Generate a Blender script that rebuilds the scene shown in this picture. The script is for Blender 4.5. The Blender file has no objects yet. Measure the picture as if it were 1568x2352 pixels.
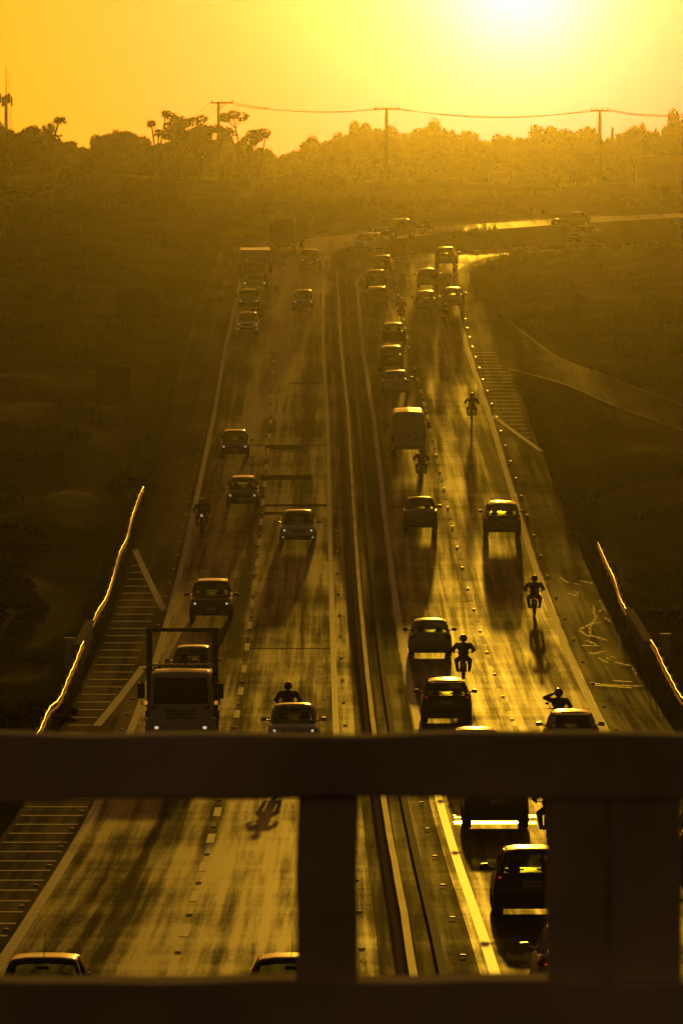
import bpy, bmesh, math, random
from mathutils import Vector, Matrix, noise
random.seed(7)
scene = bpy.context.scene
COL = scene.collection
F = 16000.0          # focal length in picture rows (2352 rows in the frame)
CX, CY0 = 784.0, 1064.0   # picture column straight ahead, picture row at eye level

# ------------------------------------------------------------------ camera
cam_d = bpy.data.cameras.new('camera')
cam = bpy.data.objects.new('camera', cam_d); COL.objects.link(cam)
cam_d.sensor_fit = 'VERTICAL'; cam_d.sensor_height = 36.0
cam_d.lens = F/2352*36
cam_d.clip_start = 0.5; cam_d.clip_end = 6000
cam.location = (0, 0, 0)
cam.rotation_euler = (math.radians(90) - math.atan((1176-CY0)/F), 0, 0)
cam_d.dof.use_dof = True; cam_d.dof.focus_distance = 290; cam_d.dof.aperture_fstop = 13.5
scene.camera = cam
# ------------------------------------------------------------------ sun, sky, exposure
SUN_AZ = math.atan((1100-CX)/F)
SUN_EL = math.atan(0.0905)
sundir = Vector((math.sin(SUN_AZ)*math.cos(SUN_EL), math.cos(SUN_AZ)*math.cos(SUN_EL), math.sin(SUN_EL)))
sun_d = bpy.data.lights.new('sun', 'SUN'); sun_d.energy = 5.0; sun_d.angle = math.radians(0.45)
sun_d.color = (1.0, 0.50, 0.024)
sun = bpy.data.objects.new('sun', sun_d); COL.objects.link(sun)
sun.rotation_euler = sundir.to_track_quat('Z', 'Y').to_euler()
sun.location = (30, 300, 120)
world = bpy.data.worlds.new('World'); scene.world = world; world.use_nodes = True
wn = world.node_tree.nodes; wl = world.node_tree.links; wn.clear()
sky = wn.new('ShaderNodeTexSky'); sky.sky_type = 'NISHITA'; sky.sun_disc = False
sky.sun_elevation = SUN_EL; sky.sun_rotation = SUN_AZ
sky.altitude = 300; sky.air_density = 1.6; sky.dust_density = 4.0; sky.ozone_density = 1.0
tint = wn.new('ShaderNodeMix'); tint.data_type = 'RGBA'; tint.blend_type = 'MULTIPLY'
tint.inputs['Factor'].default_value = 1.0
tint.inputs[7].default_value = (2.9, 1.3, 0.75, 1)
wl.new(sky.outputs[0], tint.inputs[6])
# brightening of the evening sky round the sun, by direction
tc = wn.new('ShaderNodeTexCoord')
dot = wn.new('ShaderNodeVectorMath'); dot.operation = 'DOT_PRODUCT'
gaz, gel = math.atan((1190-CX)/F), math.atan((CY0+60)/F)
dot.inputs[1].default_value = (math.sin(gaz)*math.cos(gel), math.cos(gaz)*math.cos(gel), math.sin(gel))
nrm = wn.new('ShaderNodeVectorMath'); nrm.operation = 'NORMALIZE'
wl.new(tc.outputs['Generated'], nrm.inputs[0]); wl.new(nrm.outputs[0], dot.inputs[0])
ac = wn.new('ShaderNodeMath'); ac.operation = 'ARCCOSINE'; wl.new(dot.outputs['Value'], ac.inputs[0])
mr = wn.new('ShaderNodeMapRange'); mr.inputs['From Min'].default_value = 0; mr.inputs['From Max'].default_value = math.radians(28)
wl.new(ac.outputs[0], mr.inputs['Value'])
ramp = wn.new('ShaderNodeValToRGB'); wl.new(mr.outputs[0], ramp.inputs[0])
cr = ramp.color_ramp; cr.interpolation = 'B_SPLINE'
GLOW = [(0.0, (20, 21, 50)), (0.014, (17, 17, 34)), (0.03, (8, 6, 13)), (0.05, (4, 1.4, 7)), (0.08, (4, 2.4, 3.2)),
        (0.14, (5, 11.2, 0.4)), (0.22, (4, 9.2, 0.1)), (0.42, (0.7, 0.9, 0.0)), (1.0, (0, 0, 0))]
while len(cr.elements) < len(GLOW): cr.elements.new(0.5)
for e, (p, c) in zip(cr.elements, GLOW):
    e.position = p; e.color = tuple(v/100 for v in c) + (1,)
gl = wn.new('ShaderNodeMix'); gl.data_type = 'RGBA'; gl.blend_type = 'ADD'; gl.inputs['Factor'].default_value = 1.0
gsc = wn.new('ShaderNodeVectorMath'); gsc.operation = 'SCALE'; gsc.inputs['Scale'].default_value = GLOWK = 330.0
wl.new(ramp.outputs[0], gsc.inputs[0]); wl.new(tint.outputs[2], gl.inputs[6]); wl.new(gsc.outputs[0], gl.inputs[7])
bg = wn.new('ShaderNodeBackground'); bg.inputs['Strength'].default_value = 0.12
wo = wn.new('ShaderNodeOutputWorld')
wl.new(gl.outputs[2], bg.inputs[0]); wl.new(bg.outputs[0], wo.inputs[0])
scene.view_settings.view_transform = 'Standard'; scene.view_settings.look = 'None'
scene.view_settings.exposure = -3.9; scene.view_settings.gamma = 1.0
scene.cycles.max_bounces = 6; scene.cycles.transparent_max_bounces = 16
scene.cycles.volume_bounces = 0; scene.cycles.sample_clamp_indirect = 8
scene.cycles.volume_max_steps = 64

# ------------------------------------------------------------------ materials
def mat(name, color, rough=0.6, metal=0.0, spec=0.5, coat=0.0, noise_amt=0.0, noise_scale=5.0, emit=None, bump=0.0, trans=None):
    m = bpy.data.materials.new(name); m.use_nodes = True
    nt = m.node_tree; b = nt.nodes['Principled BSDF']
    b.inputs['Base Color'].default_value = (*color, 1); b.inputs['Roughness'].default_value = rough
    b.inputs['Metallic'].default_value = metal; b.inputs['Specular IOR Level'].default_value = spec
    b.inputs['Coat Weight'].default_value = coat; b.inputs['Coat Roughness'].default_value = 0.22
    if emit:
        b.inputs['Emission Color'].default_value = (*emit[0], 1); b.inputs['Emission Strength'].default_value = emit[1]
    if noise_amt or bump:
        t = nt.nodes.new('ShaderNodeTexCoord'); n = nt.nodes.new('ShaderNodeTexNoise')
        n.inputs['Scale'].default_value = noise_scale; n.inputs['Detail'].default_value = 5
        nt.links.new(t.outputs['Object'], n.inputs['Vector'])
        if noise_amt:
            r = nt.nodes.new('ShaderNodeValToRGB')
            r.color_ramp.elements[0].color = (*[c*(1-noise_amt) for c in color], 1); r.color_ramp.elements[0].position = .3
            r.color_ramp.elements[1].color = (*[min(1, c*(1+noise_amt)) for c in color], 1); r.color_ramp.elements[1].position = .7
            nt.links.new(n.outputs['Fac'], r.inputs[0]); nt.links.new(r.outputs[0], b.inputs['Base Color'])
        if bump:
            bp = nt.nodes.new('ShaderNodeBump'); bp.inputs['Strength'].default_value = bump
            nt.links.new(n.outputs['Fac'], bp.inputs['Height']); nt.links.new(bp.outputs[0], b.inputs['Normal'])
    return m

def asphalt(name, base, glo, ghi, rough=.42, fmin=.68, fmax=1.0):
    """Worn asphalt: polished wheel tracks in long streaks, patches, cross joints and fine grain."""
    m = bpy.data.materials.new(name); m.use_nodes = True
    nt = m.node_tree; N = nt.nodes; L = nt.links; b = N['Principled BSDF']; out = N['Material Output']
    t = N.new('ShaderNodeTexCoord')
    def nz(sx, sy, scale, detail=4, rough=.6, off=0):
        mp = N.new('ShaderNodeMapping'); mp.inputs['Scale'].default_value = (sx, sy, .02); mp.inputs['Location'].default_value = (off, off, 0)
        n = N.new('ShaderNodeTexNoise'); n.inputs['Scale'].default_value = scale
        n.inputs['Detail'].default_value = detail; n.inputs['Roughness'].default_value = rough
        L.new(t.outputs['Object'], mp.inputs[0]); L.new(mp.outputs[0], n.inputs['Vector']); return n
    def ma(a, k, c=None, op='MULTIPLY_ADD'):
        q = N.new('ShaderNodeMath'); q.operation = op; L.new(a, q.inputs[0])
        if isinstance(k, float): q.inputs[1].default_value = k
        else: L.new(k, q.inputs[1])
        if c is None: q.inputs[2].default_value = 0
        else: L.new(c, q.inputs[2])
        return q.outputs[0]
    wide = nz(1.0, .006, .55, 2, .5)
    fine = nz(1.0, .010, 3.2, 5, .65, 3)
    blot = nz(1.0, .16, .33, 5, .6, 7)
    joint = nz(.015, 1.0, .55, 4, .75, 1)
    grain = nz(7, 1.6, 3.0, 3, .7, 2)
    v = ma(wide.outputs['Fac'], .55); v = ma(fine.outputs['Fac'], .50, v); v = ma(blot.outputs['Fac'], .38, v); v = ma(joint.outputs['Fac'], .17, v); v = ma(grain.outputs['Fac'], .22, v)
    mr = N.new('ShaderNodeMapRange'); mr.inputs['From Min'].default_value = .80; mr.inputs['From Max'].default_value = 1.12
    mr.inputs['To Min'].default_value = glo; mr.inputs['To Max'].default_value = ghi; mr.interpolation_type = 'SMOOTHSTEP'
    L.new(v, mr.inputs['Value'])
    sx = N.new('ShaderNodeSeparateXYZ'); L.new(t.outputs['Object'], sx.inputs[0])
    wob = ma(wide.outputs['Fac'], 12.0, sx.outputs['Y'])      # newer surfacing near the bridge, gloss cut to tone down sun sheen
    near_gloss = N.new('ShaderNodeMapRange'); near_gloss.inputs['From Min'].default_value = 215; near_gloss.inputs['From Max'].default_value = 330
    near_gloss.inputs['To Min'].default_value = .75; near_gloss.inputs['To Max'].default_value = 1.0; L.new(wob, near_gloss.inputs['Value'])
    far = N.new('ShaderNodeMapRange'); far.inputs['From Min'].default_value = 560; far.inputs['From Max'].default_value = 650
    far.inputs['To Min'].default_value = fmin; far.inputs['To Max'].default_value = fmax; L.new(sx.outputs['Y'], far.inputs['Value'])  # gloss raised with distance to brighten the far road
    fac = ma(ma(mr.outputs[0], near_gloss.outputs[0]), far.outputs[0])
    r = N.new('ShaderNodeValToRGB')
    r.color_ramp.elements[0].color = (*[c*.6 for c in base], 1); r.color_ramp.elements[0].position = .35
    r.color_ramp.elements[1].color = (*[c*1.35 for c in base], 1); r.color_ramp.elements[1].position = .7
    L.new(blot.outputs['Fac'], r.inputs[0]); L.new(r.outputs[0], b.inputs['Base Color'])
    b.inputs['Roughness'].default_value = .95; b.inputs['Specular IOR Level'].default_value = .0
    g = N.new('ShaderNodeBsdfPrincipled'); g.inputs['Roughness'].default_value = rough; g.inputs['Specular IOR Level'].default_value = .9; L.new(r.outputs[0], g.inputs['Base Color'])
    if fmax > 2:     # roughness lowered round the far bend to brighten its sunlit strip
        rr = N.new('ShaderNodeMapRange'); rr.inputs['From Min'].default_value = 625; rr.inputs['From Max'].default_value = 675
        rr.inputs['To Min'].default_value = rough; rr.inputs['To Max'].default_value = .40; L.new(sx.outputs['Y'], rr.inputs['Value']); L.new(rr.outputs[0], g.inputs['Roughness'])
    bp = N.new('ShaderNodeBump'); bp.inputs['Strength'].default_value = .06; bp.inputs['Distance'].default_value = .02
    L.new(grain.outputs['Fac'], bp.inputs['Height']); L.new(bp.outputs[0], g.inputs['Normal'])
    mx = N.new('ShaderNodeMixShader'); L.new(fac, mx.inputs[0]); L.new(b.outputs[0], mx.inputs[1]); L.new(g.outputs[0], mx.inputs[2]); L.new(mx.outputs[0], out.inputs[0])
    return m

M = {}
M['asphalt'] = asphalt('asphalt', (.04, .037, .034), .12, 1.15)
M['asphalt_left'] = asphalt('left road asphalt', (.04, .037, .034), .16, 1.8, .54, 1.0, 3.2)  # left road: same colour, gloss raised to lift its sunlit brightness
M['shoulder'] = asphalt('shoulder asphalt', (.05, .045, .04), .08, .5, .5, .7, 1.8)
M['patch'] = asphalt('patched asphalt', (.03, .027, .024), .03, .16, .5)
M['paint_line'] = mat('road paint', (.55, .53, .48), .55, noise_amt=.25, noise_scale=3, spec=.4)
M['glossy_line'] = mat('worn glossy road paint', (.6, .57, .5), .47, noise_amt=.4, noise_scale=3, spec=.25)  # glossier paint for the near inner edge line
M['concrete'] = mat('concrete', (.27, .25, .22), .8, noise_amt=.25, noise_scale=2.5, bump=.2)
M['barrier'] = mat('barrier concrete', (.2, .19, .17), .6, noise_amt=.25, noise_scale=2.5, bump=.5, spec=.4)
M['rail_concrete'] = mat('bridge railing concrete', (.80, .62, .52), .9, noise_amt=.3, noise_scale=2, bump=.3)
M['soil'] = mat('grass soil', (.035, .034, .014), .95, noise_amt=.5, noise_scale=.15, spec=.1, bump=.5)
M['galv'] = mat('galvanised steel', (.8, .77, .68), .30, metal=.9)
M['wood_pole'] = mat('weathered pole', (.05, .045, .04), .9, noise_amt=.3)
M['bark'] = mat('bark', (.06, .045, .03), .9, noise_amt=.3)
M['wire'] = mat('dark cable', (.03, .03, .03), .7)
M['rubber'] = mat('tyre rubber', (.02, .02, .02), .8)
M['rim'] = mat('wheel rim metal', (.35, .35, .35), .35, metal=.9)
M['black'] = mat('black plastic', (.02, .02, .02), .45)
M['interior'] = mat('car interior cloth', (.03, .03, .03), .9)
M['chrome'] = mat('bright metal trim', (.6, .6, .6), .2, metal=1)
M['plate'] = mat('licence plate white', (.5, .5, .48), .5)
M['tail_off'] = mat('red lamp lens', (.22, .01, .008), .2, coat=.5)
M['tail_on'] = mat('lit red lamp', (.4, .01, .008), .2, emit=((1, .05, .02), 9))
M['head_off'] = mat('clear lamp lens', (.4, .4, .38), .12, spec=.8)
M['head_on'] = mat('lit headlamp', (.6, .6, .55), .2, emit=((1, .78, .45), 9))
M['orange_lamp'] = mat('lit orange indicator', (.5, .2, .02), .3, emit=((1, .35, .03), 8))
M['helmet'] = mat('helmet shell', (.02, .02, .022), .18, coat=1)
M['sign_back'] = mat('sign back aluminium', (.06, .055, .05), .6, metal=.3)
M['stud'] = mat('road stud reflector', (.5, .45, .3), .15, spec=1)
M['leafpile'] = mat('cut leaves', (.12, .18, .03), .5, noise_amt=.4, noise_scale=4)
M['housewall'] = mat('painted house wall', (.55, .5, .42), .8, noise_amt=.1, noise_scale=1)
M['tiles'] = mat('roof tiles', (.25, .11, .06), .8, noise_amt=.2, noise_scale=2)
M['whitepost'] = mat('white painted concrete', (.6, .57, .5), .6, noise_amt=.2, noise_scale=4)
for n, c, r in (('white', (.62, .61, .58), .25), ('silver', (.34, .34, .34), .28), ('grey', (.12, .12, .125), .28), ('dark', (.025, .025, .03), .22),
                ('black', (.012, .012, .014), .2), ('red', (.18, .02, .015), .25), ('blue', (.03, .05, .12), .25), ('beige', (.35, .3, .22), .3)):
    M['paint_' + n] = mat(n + ' car paint', c, r+.12, metal=(.45 if n != 'white' else .25), coat=1.0, spec=.6)
def glass(name, tint, gloss):
    m = bpy.data.materials.new(name); m.use_nodes = True; nt = m.node_tree; nt.nodes.remove(nt.nodes['Principled BSDF'])
    o = nt.nodes['Material Output']
    t = nt.nodes.new('ShaderNodeBsdfTransparent'); t.inputs[0].default_value = (*tint, 1)
    g = nt.nodes.new('ShaderNodeBsdfGlossy'); g.inputs['Roughness'].default_value = .05; g.inputs[0].default_value = (.9, .9, .9, 1)
    fr = nt.nodes.new('ShaderNodeFresnel'); fr.inputs[0].default_value = 1.45
    ml = nt.nodes.new('ShaderNodeMath'); ml.operation = 'MULTIPLY'; ml.inputs[1].default_value = gloss
    mx = nt.nodes.new('ShaderNodeMixShader')
    nt.links.new(fr.outputs[0], ml.inputs[0]); nt.links.new(ml.outputs[0], mx.inputs[0])
    nt.links.new(t.outputs[0], mx.inputs[1]); nt.links.new(g.outputs[0], mx.inputs[2]); nt.links.new(mx.outputs[0], o.inputs[0])
    return m
M['glass'] = glass('car glass', (.62, .70, .42), .8)
M['tint'] = glass('tinted car glass', (.22, .24, .16), .8)
M['darkglass'] = glass('dark tinted car glass', (.05, .05, .04), .8)
def leafmat(name, c, tr=.4):
    m = bpy.data.materials.new(name); m.use_nodes = True; nt = m.node_tree; nt.nodes.remove(nt.nodes['Principled BSDF'])
    o = nt.nodes['Material Output']
    d = nt.nodes.new('ShaderNodeBsdfDiffuse'); t = nt.nodes.new('ShaderNodeBsdfTranslucent'); mx = nt.nodes.new('ShaderNodeMixShader')
    oi = nt.nodes.new('ShaderNodeObjectInfo'); r = nt.nodes.new('ShaderNodeValToRGB')
    r.color_ramp.elements[0].color = (*[v*.7 for v in c], 1); r.color_ramp.elements[1].color = (*[v*1.3 for v in c], 1)
    nt.links.new(oi.outputs['Random'], r.inputs[0]); nt.links.new(r.outputs[0], d.inputs[0])
    t.inputs[0].default_value = (c[0]*1.6, c[1]*1.7, c[2]*.8, 1); nt.links.new(r.outputs[0], t.inputs[0])
    mx.inputs[0].default_value = tr; nt.links.new(d.outputs[0], mx.inputs[1]); nt.links.new(t.outputs[0], mx.inputs[2]); nt.links.new(mx.outputs[0], o.inputs[0])
    return m
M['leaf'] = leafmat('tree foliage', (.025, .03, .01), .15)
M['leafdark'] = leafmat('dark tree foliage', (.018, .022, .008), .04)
M['grass'] = leafmat('dry grass blades', (.11, .115, .025), .5)
M['sealant'] = mat('bitumen crack sealant', (.03, .03, .03), .48, spec=.5)
M['glossy_patch'] = mat('smooth glossy asphalt', (.03, .03, .03), .2, spec=.9)
def cloth(n, c): M[n] = mat(n, c, .85, noise_amt=.2, noise_scale=12, spec=.2)
cloth('cloth_black', (.02, .02, .022)); cloth('cloth_grey', (.09, .09, .1)); cloth('cloth_blue', (.04, .06, .12)); cloth('cloth_tan', (.16, .12, .08))

# ------------------------------------------------------------------ helpers
def tag(o, label=None, cat=None, group=None, kind=None):
    if label: o['label'] = label
    if cat: o['category'] = cat
    if group: o['group'] = group
    if kind: o['kind'] = kind
    return o
def empty(name, loc=(0, 0, 0)):
    o = bpy.data.objects.new(name, None); COL.objects.link(o); o.location = loc; o.empty_display_size = .3
    return o
class MB:
    def __init__(s): s.v = []; s.f = []
    def add(s, vs, fs):
        b = len(s.v); s.v += [tuple(v) for v in vs]; s.f += [tuple(i+b for i in f) for f in fs]; return s
    def box(s, c, d, rz=0, rx=0):
        x, y, z = (k/2 for k in d); R = Matrix.Rotation(rz, 3, 'Z') @ Matrix.Rotation(rx, 3, 'X'); C = Vector(c)
        vs = [C + R @ Vector((a*x, b*y, e*z)) for a in (-1, 1) for b in (-1, 1) for e in (-1, 1)]
        return s.add(vs, [(0, 1, 3, 2), (4, 6, 7, 5), (0, 4, 5, 1), (2, 3, 7, 6), (0, 2, 6, 4), (1, 5, 7, 3)])
    def loft(s, rings, cap=True):
        n = len(rings[0]); vs = [p for r in rings for p in r]; fs = []
        for i in range(len(rings)-1):
            for j in range(n):
                k = (j+1) % n; fs.append((i*n+j, i*n+k, (i+1)*n+k, (i+1)*n+j))
        if cap: fs.append(tuple(range(n))[::-1]); fs.append(tuple((len(rings)-1)*n+j for j in range(n)))
        return s.add(vs, fs)
    def tube(s, pts, r, n=8):
        pts = [Vector(p) for p in pts]; rs = r if isinstance(r, (list, tuple)) else [r]*len(pts); rings = []
        for i, p in enumerate(pts):
            t = (pts[min(i+1, len(pts)-1)] - pts[max(i-1, 0)]).normalized()
            a = t.cross(Vector((0, 0, 1)) if abs(t.z) < .9 else Vector((1, 0, 0))).normalized(); b = t.cross(a)
            rings.append([p + (a*math.cos(q*2*math.pi/n) + b*math.sin(q*2*math.pi/n))*rs[i] for q in range(n)])
        return s.loft(rings)
    def ell(s, c, r, n=10, m=6):
        C = Vector(c); rings = []
        for i in range(1, m):
            th = math.pi*i/m
            rings.append([C + Vector((r[0]*math.sin(th)*math.cos(2*math.pi*q/n), r[1]*math.sin(th)*math.sin(2*math.pi*q/n), r[2]*math.cos(th))) for q in range(n)])
        return s.loft(rings)
    def cyl(s, c, axis, r, h, n=16):
        A = Vector(axis).normalized()*(h/2); C = Vector(c); return s.tube([C-A, C+A], r, n)
    def quad(s, *p): return s.add(p, [tuple(range(len(p)))])
    def grid(s, P):
        h, w = len(P), len(P[0]); return s.add([p for r in P for p in r], [(i*w+j, i*w+j+1, (i+1)*w+j+1, (i+1)*w+j) for i in range(h-1) for j in range(w-1)])
    def mesh(s, name, mt=None, smooth=False):
        me = bpy.data.meshes.new(name); me.from_pydata(s.v, [], s.f)
        if mt: me.materials.append(mt)
        if smooth: me.shade_smooth()
        me.update(); return me
    def build(s, name, mt, parent=None, smooth=False, fixn=True):
        me = s.mesh(name, mt, False)
        if fixn:
            bm = bmesh.new(); bm.from_mesh(me); bmesh.ops.recalc_face_normals(bm, faces=bm.faces); bm.to_mesh(me); bm.free()
        if smooth: me.shade_smooth()
        o = bpy.data.objects.new(name, me); COL.objects.link(o); o.parent = parent
        return o
def copy_tree(o, parent=None, swap=None):
    c = o.copy(); COL.objects.link(c); c.parent = parent
    if swap and c.type == 'MESH' and c.data.materials and c.data.materials[0] in swap:
        c.data = swap_mesh(c.data, swap[c.data.materials[0]])
    for ch in [x for x in o.children]: copy_tree(ch, c, swap)
    return c
_sw = {}
def swap_mesh(me, new):
    k = (me.name, new.name)
    if k not in _sw:
        m2 = me.copy(); m2.materials[0] = new; _sw[k] = m2
    return _sw[k]
def lerp_table(T):
    def f(x):
        if x <= T[0][0]: return T[0][1]
        for (a, p), (b, q) in zip(T, T[1:]):
            if x <= b: return p + (q-p)*(x-a)/(b-a)
        return T[-1][1]
    return f
def sstep(a, b, x):
    t = max(0, min(1, (x-a)/(b-a))); return t*t*(3-2*t)

# ------------------------------------------------------------------ the lie of the land
STEP = 2.0
def _slopeL(d):
    if d < 170: return 0
    if d < 350: return .075*(d-170)/180
    if d < 730: return .077
    return .070
def _slopeR(d):
    if d < 632: return _slopeL(d)
    if d < 652: return .077 - (.077-.047)*(d-632)/20
    return .047
def _table(sl):
    T = []; z = -10.2; d = 0.0
    while d <= 820:
        T.append(z); z += sl(d + STEP/2)*STEP; d += STEP
    return T
TL, TR = _table(_slopeL), _table(_slopeR)
def _at(T, d):
    i = max(0, min(len(T)-2, int(d//STEP))); return T[i] + (T[i+1]-T[i])*(d/STEP-i)
def ZL(d): return _at(TL, d)
def ZR(d): return _at(TR, d)
drift = lerp_table([(100, .05), (150, 0), (230, -.25), (300, -.5), (430, -.95), (500, -1.4), (600, -1.7), (900, -1.7)])
def offL(d): return max(0, d-643)**2/200
def offR(d): return max(0, d-590)**2/690
def stL(d): return math.sqrt(1+(max(0, d-643)/100)**2)
def stR(d): return math.sqrt(1+(max(0, d-590)/345)**2)
def XL(b, d): return drift(d) + offL(d) + (b-.3)*stL(d) + .3     # b = base lateral position on the left carriageway
def XR(b, d): return drift(d) + offR(d) + b*stR(d)
leftedge = lerp_table([(100, -9.1), (200, -9.1), (240, -9.4), (290, -9.45), (380, -9.5), (440, -9.9), (500, -9.9), (900, -9.9)])
rightedge = lerp_table([(100, 11.6), (240, 11.7), (300, 12.1), (430, 12.5), (500, 13.4), (560, 13.0), (620, 12.4), (800, 12.4)])
def px2x(xd, d): return (xd-CX)*d/F
def y2d(y, Z=ZL):
    lo, hi = 80., 800.
    for _ in range(50):
        md = (lo+hi)/2
        if CY0 - F*Z(md)/md > y: lo = md
        else: hi = md
    return lo
SA = [(1150, 846), (1293, 884), (1411, 935), (1568, 992), (1760, 1065), (2100, 1190)]
SB = [(1090, 672), (1120, 700), (1175, 743), (1276, 817), (1377, 857), (1568, 931), (2100, 1130)]
def smooth_poly(A, n):
    pts = [(px2x(x, y2d(y)), y2d(y)) for x, y in A]; out = []
    for i in range(n+1):
        t = i/n*(len(pts)-1); k = min(int(t), len(pts)-2); f = t-k
        p0, p1, p2, p3 = (pts[max(0, min(len(pts)-1, k+q))] for q in (-1, 0, 1, 2))
        out.append(tuple(.5*(2*b+(c-a)*f+(2*a-5*b+4*c-e)*f*f+(3*b-a-3*c+e)*f**3) for a, b, c, e in zip(p0, p1, p2, p3)))
    return out
pa, pb = smooth_poly(SA, 60), smooth_poly(SB, 60)
dA, dB = lerp_table(sorted(pa)), lerp_table(sorted(pb))
def side_dist(X, d):
    '''distance outside the side road (0 on it), measured along the road direction'''
    if X < 10 or d > 570: return 99
    a, b = dA(X), dB(X)
    if a <= d <= b: return 0
    return min(abs(d-a), abs(d-b))
def zground(X, d):
    """height of the grass land (without road)"""
    zl, zr = ZL(d), ZR(d)
    if d > 630:
        u = (X - XL(.6, d))/stL(d)
        t = sstep(.8, 11, u); z = zl*(1-t) + zr*t
        if d > 690:      # beyond the far bend the land rises again right of the picture too
            z = z + (zl-z)*sstep(728, 760, d)
    else: z = zl
    el, er = XL(leftedge(d), d) if d < 760 else -1e9, XR(rightedge(d), d) if d < 760 else 1e9
    if d < 735:
        if X < el: u = el-X
        elif X > er: u = X-er
        elif d > 645 and XL(.9, d)+.5 < X < XR(2.0, d)-.5: u = min(X-XL(.9, d), XR(2.0, d)-X)*.4
        else: u = 0
    else:
        ul = X - XL(1.5, d) ; u = max(0, min(30, max(-ul-12, ul-3)))/2
        if d > 760: u = 15
    amp = sstep(0, 8, u)
    sd = side_dist(X, d)
    if sd < 25: amp *= sstep(0, 25, sd)
    if d > 760:
        zb = ZL(760) + (37.0-ZL(760))*((min(d, 900)-760)/140)
        if d > 900: zb = 37 + 4*sstep(900, 1060, d)
        z = zb
        cap = 37.0 - 3.0*sstep(-.3, 2.5, (X-(710-CX)*d/F)*1.0/ (d/F*60)/1.0*1.0 if False else ((X*F/d+CX)-705)/40) 
        z = min(z, cap + max(0, (d-900))*.02) if d > 820 else z
    n = noise.noise(Vector((X*.045, d*.028, 3.1)))*1.3 + noise.noise(Vector((X*.14, d*.08, 9.7)))*.7 + noise.noise(Vector((X*.4, d*.25, 1.7)))*.30
    z += amp*n*.62
    # shallow ditch beside the shoulder, then a low bank
    if d < 735 and u > 0 and not (el <= X <= er):
        z += (-.55*math.exp(-((u-2.6)/1.6)**2) + .9*sstep(6, 22, u))*sstep(0, 20, sd)
    if sd <= 3: z -= .12*(1-sd/3)
    return z
def road_z(X, d):
    """top of carriageway at this place"""
    if d < 630: return ZL(d)
    return ZL(d) if X < (XL(.6, d)+XR(2.2, d))/2 + 0 else ZR(d)

SHEET = .12
def dlist(a, b, st=STEP):
    a2, b2 = math.ceil(a/st-1e-9), math.floor(b/st+1e-9)
    L = [a] if a2*st - a > 1e-6 else []
    L += [k*st for k in range(a2, b2+1)]
    if b - L[-1] > 1e-6: L.append(b)
    return L
def strip(mb, fl, fr, a, b, Z, lift):
    """sheet between the two lateral functions of distance"""
    ds = dlist(a, b)
    mb.grid([[(fl(d), d, Z(d)+lift), (fr(d), d, Z(d)+lift)] for d in ds])

# ground sheet
rows = []; d = -60.0
while d < 620: rows.append(d); d += 4 if d < 90 else 2.5
while d < 960: rows.append(d); d += 2.5
while d < 1300: rows.append(d); d += 20
while d < 2600: rows.append(d); d += 130
cols = []
x = 0.0
while x < 60: cols.append(x); x += 1.0
while x < 130: cols.append(x); x += 4.0
while x < 620: cols.append(x); x += 35.0
cols = [-c for c in cols[:0:-1]] + cols
def ground_z(X, d):
    z = zground(X, d)
    if d < 770:
        # bed under the carriageways, kept below the asphalt sheets
        a, b = XL(leftedge(d), d), XL(.9, d)
        if a-1.2 < X < b+1.2: z = min(z, ZL(d) - .25)
    if d < 760:
        a, b = XR(1.5, d), XR(rightedge(d), d)
        if a-1.2 < X < b+1.2: z = min(z, ZR(d) - .25)
    return z
P = [[(X, d, ground_z(X, max(d, 60))) for X in cols] for d in rows]
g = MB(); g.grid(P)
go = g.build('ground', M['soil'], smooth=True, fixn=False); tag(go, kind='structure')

# carriageways
m = MB()
strip(m, lambda d: XL(leftedge(d), d), lambda d: XL(-6.95, d), 60, 760, ZL, 0)
tag(m.build('left_shoulder', M['shoulder'], fixn=False), kind='structure')
m = MB()
for a, b in ((-6.95, -3.4), (-3.4, .12), (.12, .75)):
    strip(m, lambda d, a=a: XL(a, d), lambda d, b=b: XL(b, d), 60, 760, ZL, 0)
tag(m.build('left_road', M['asphalt_left'], fixn=False), kind='structure')
redge = lerp_table([(100, 9.3), (240, 9.3), (290, 9.6), (430, 10.1), (500, 10.4), (600, 11.0), (800, 11.0)])
m = MB()
strip(m, lambda d: XR(2.75, d), lambda d: XR(6.3, d), 60, 758, ZR, 0)
strip(m, lambda d: XR(6.3, d), lambda d: XR(redge(d)+.2, d), 60, 758, ZR, 0)
tag(m.build('right_road', M['asphalt'], fixn=False), kind='structure')
m = MB()
strip(m, lambda d: XR(redge(d)+.2, d), lambda d: XR(rightedge(d), d), 60, 758, ZR, 0)
tag(m.build('right_shoulder', M['shoulder'], fixn=False), kind='structure')
m = MB()
strip(m, lambda d: XL(.75, d), lambda d: XR(1.95, d), 60, 640, ZL, -.06)
strip(m, lambda d: XR(1.95, d), lambda d: XR(2.75, d), 60, 640, ZL, -.03)
tag(m.build('median', M['shoulder'], fixn=False), kind='structure')
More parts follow.
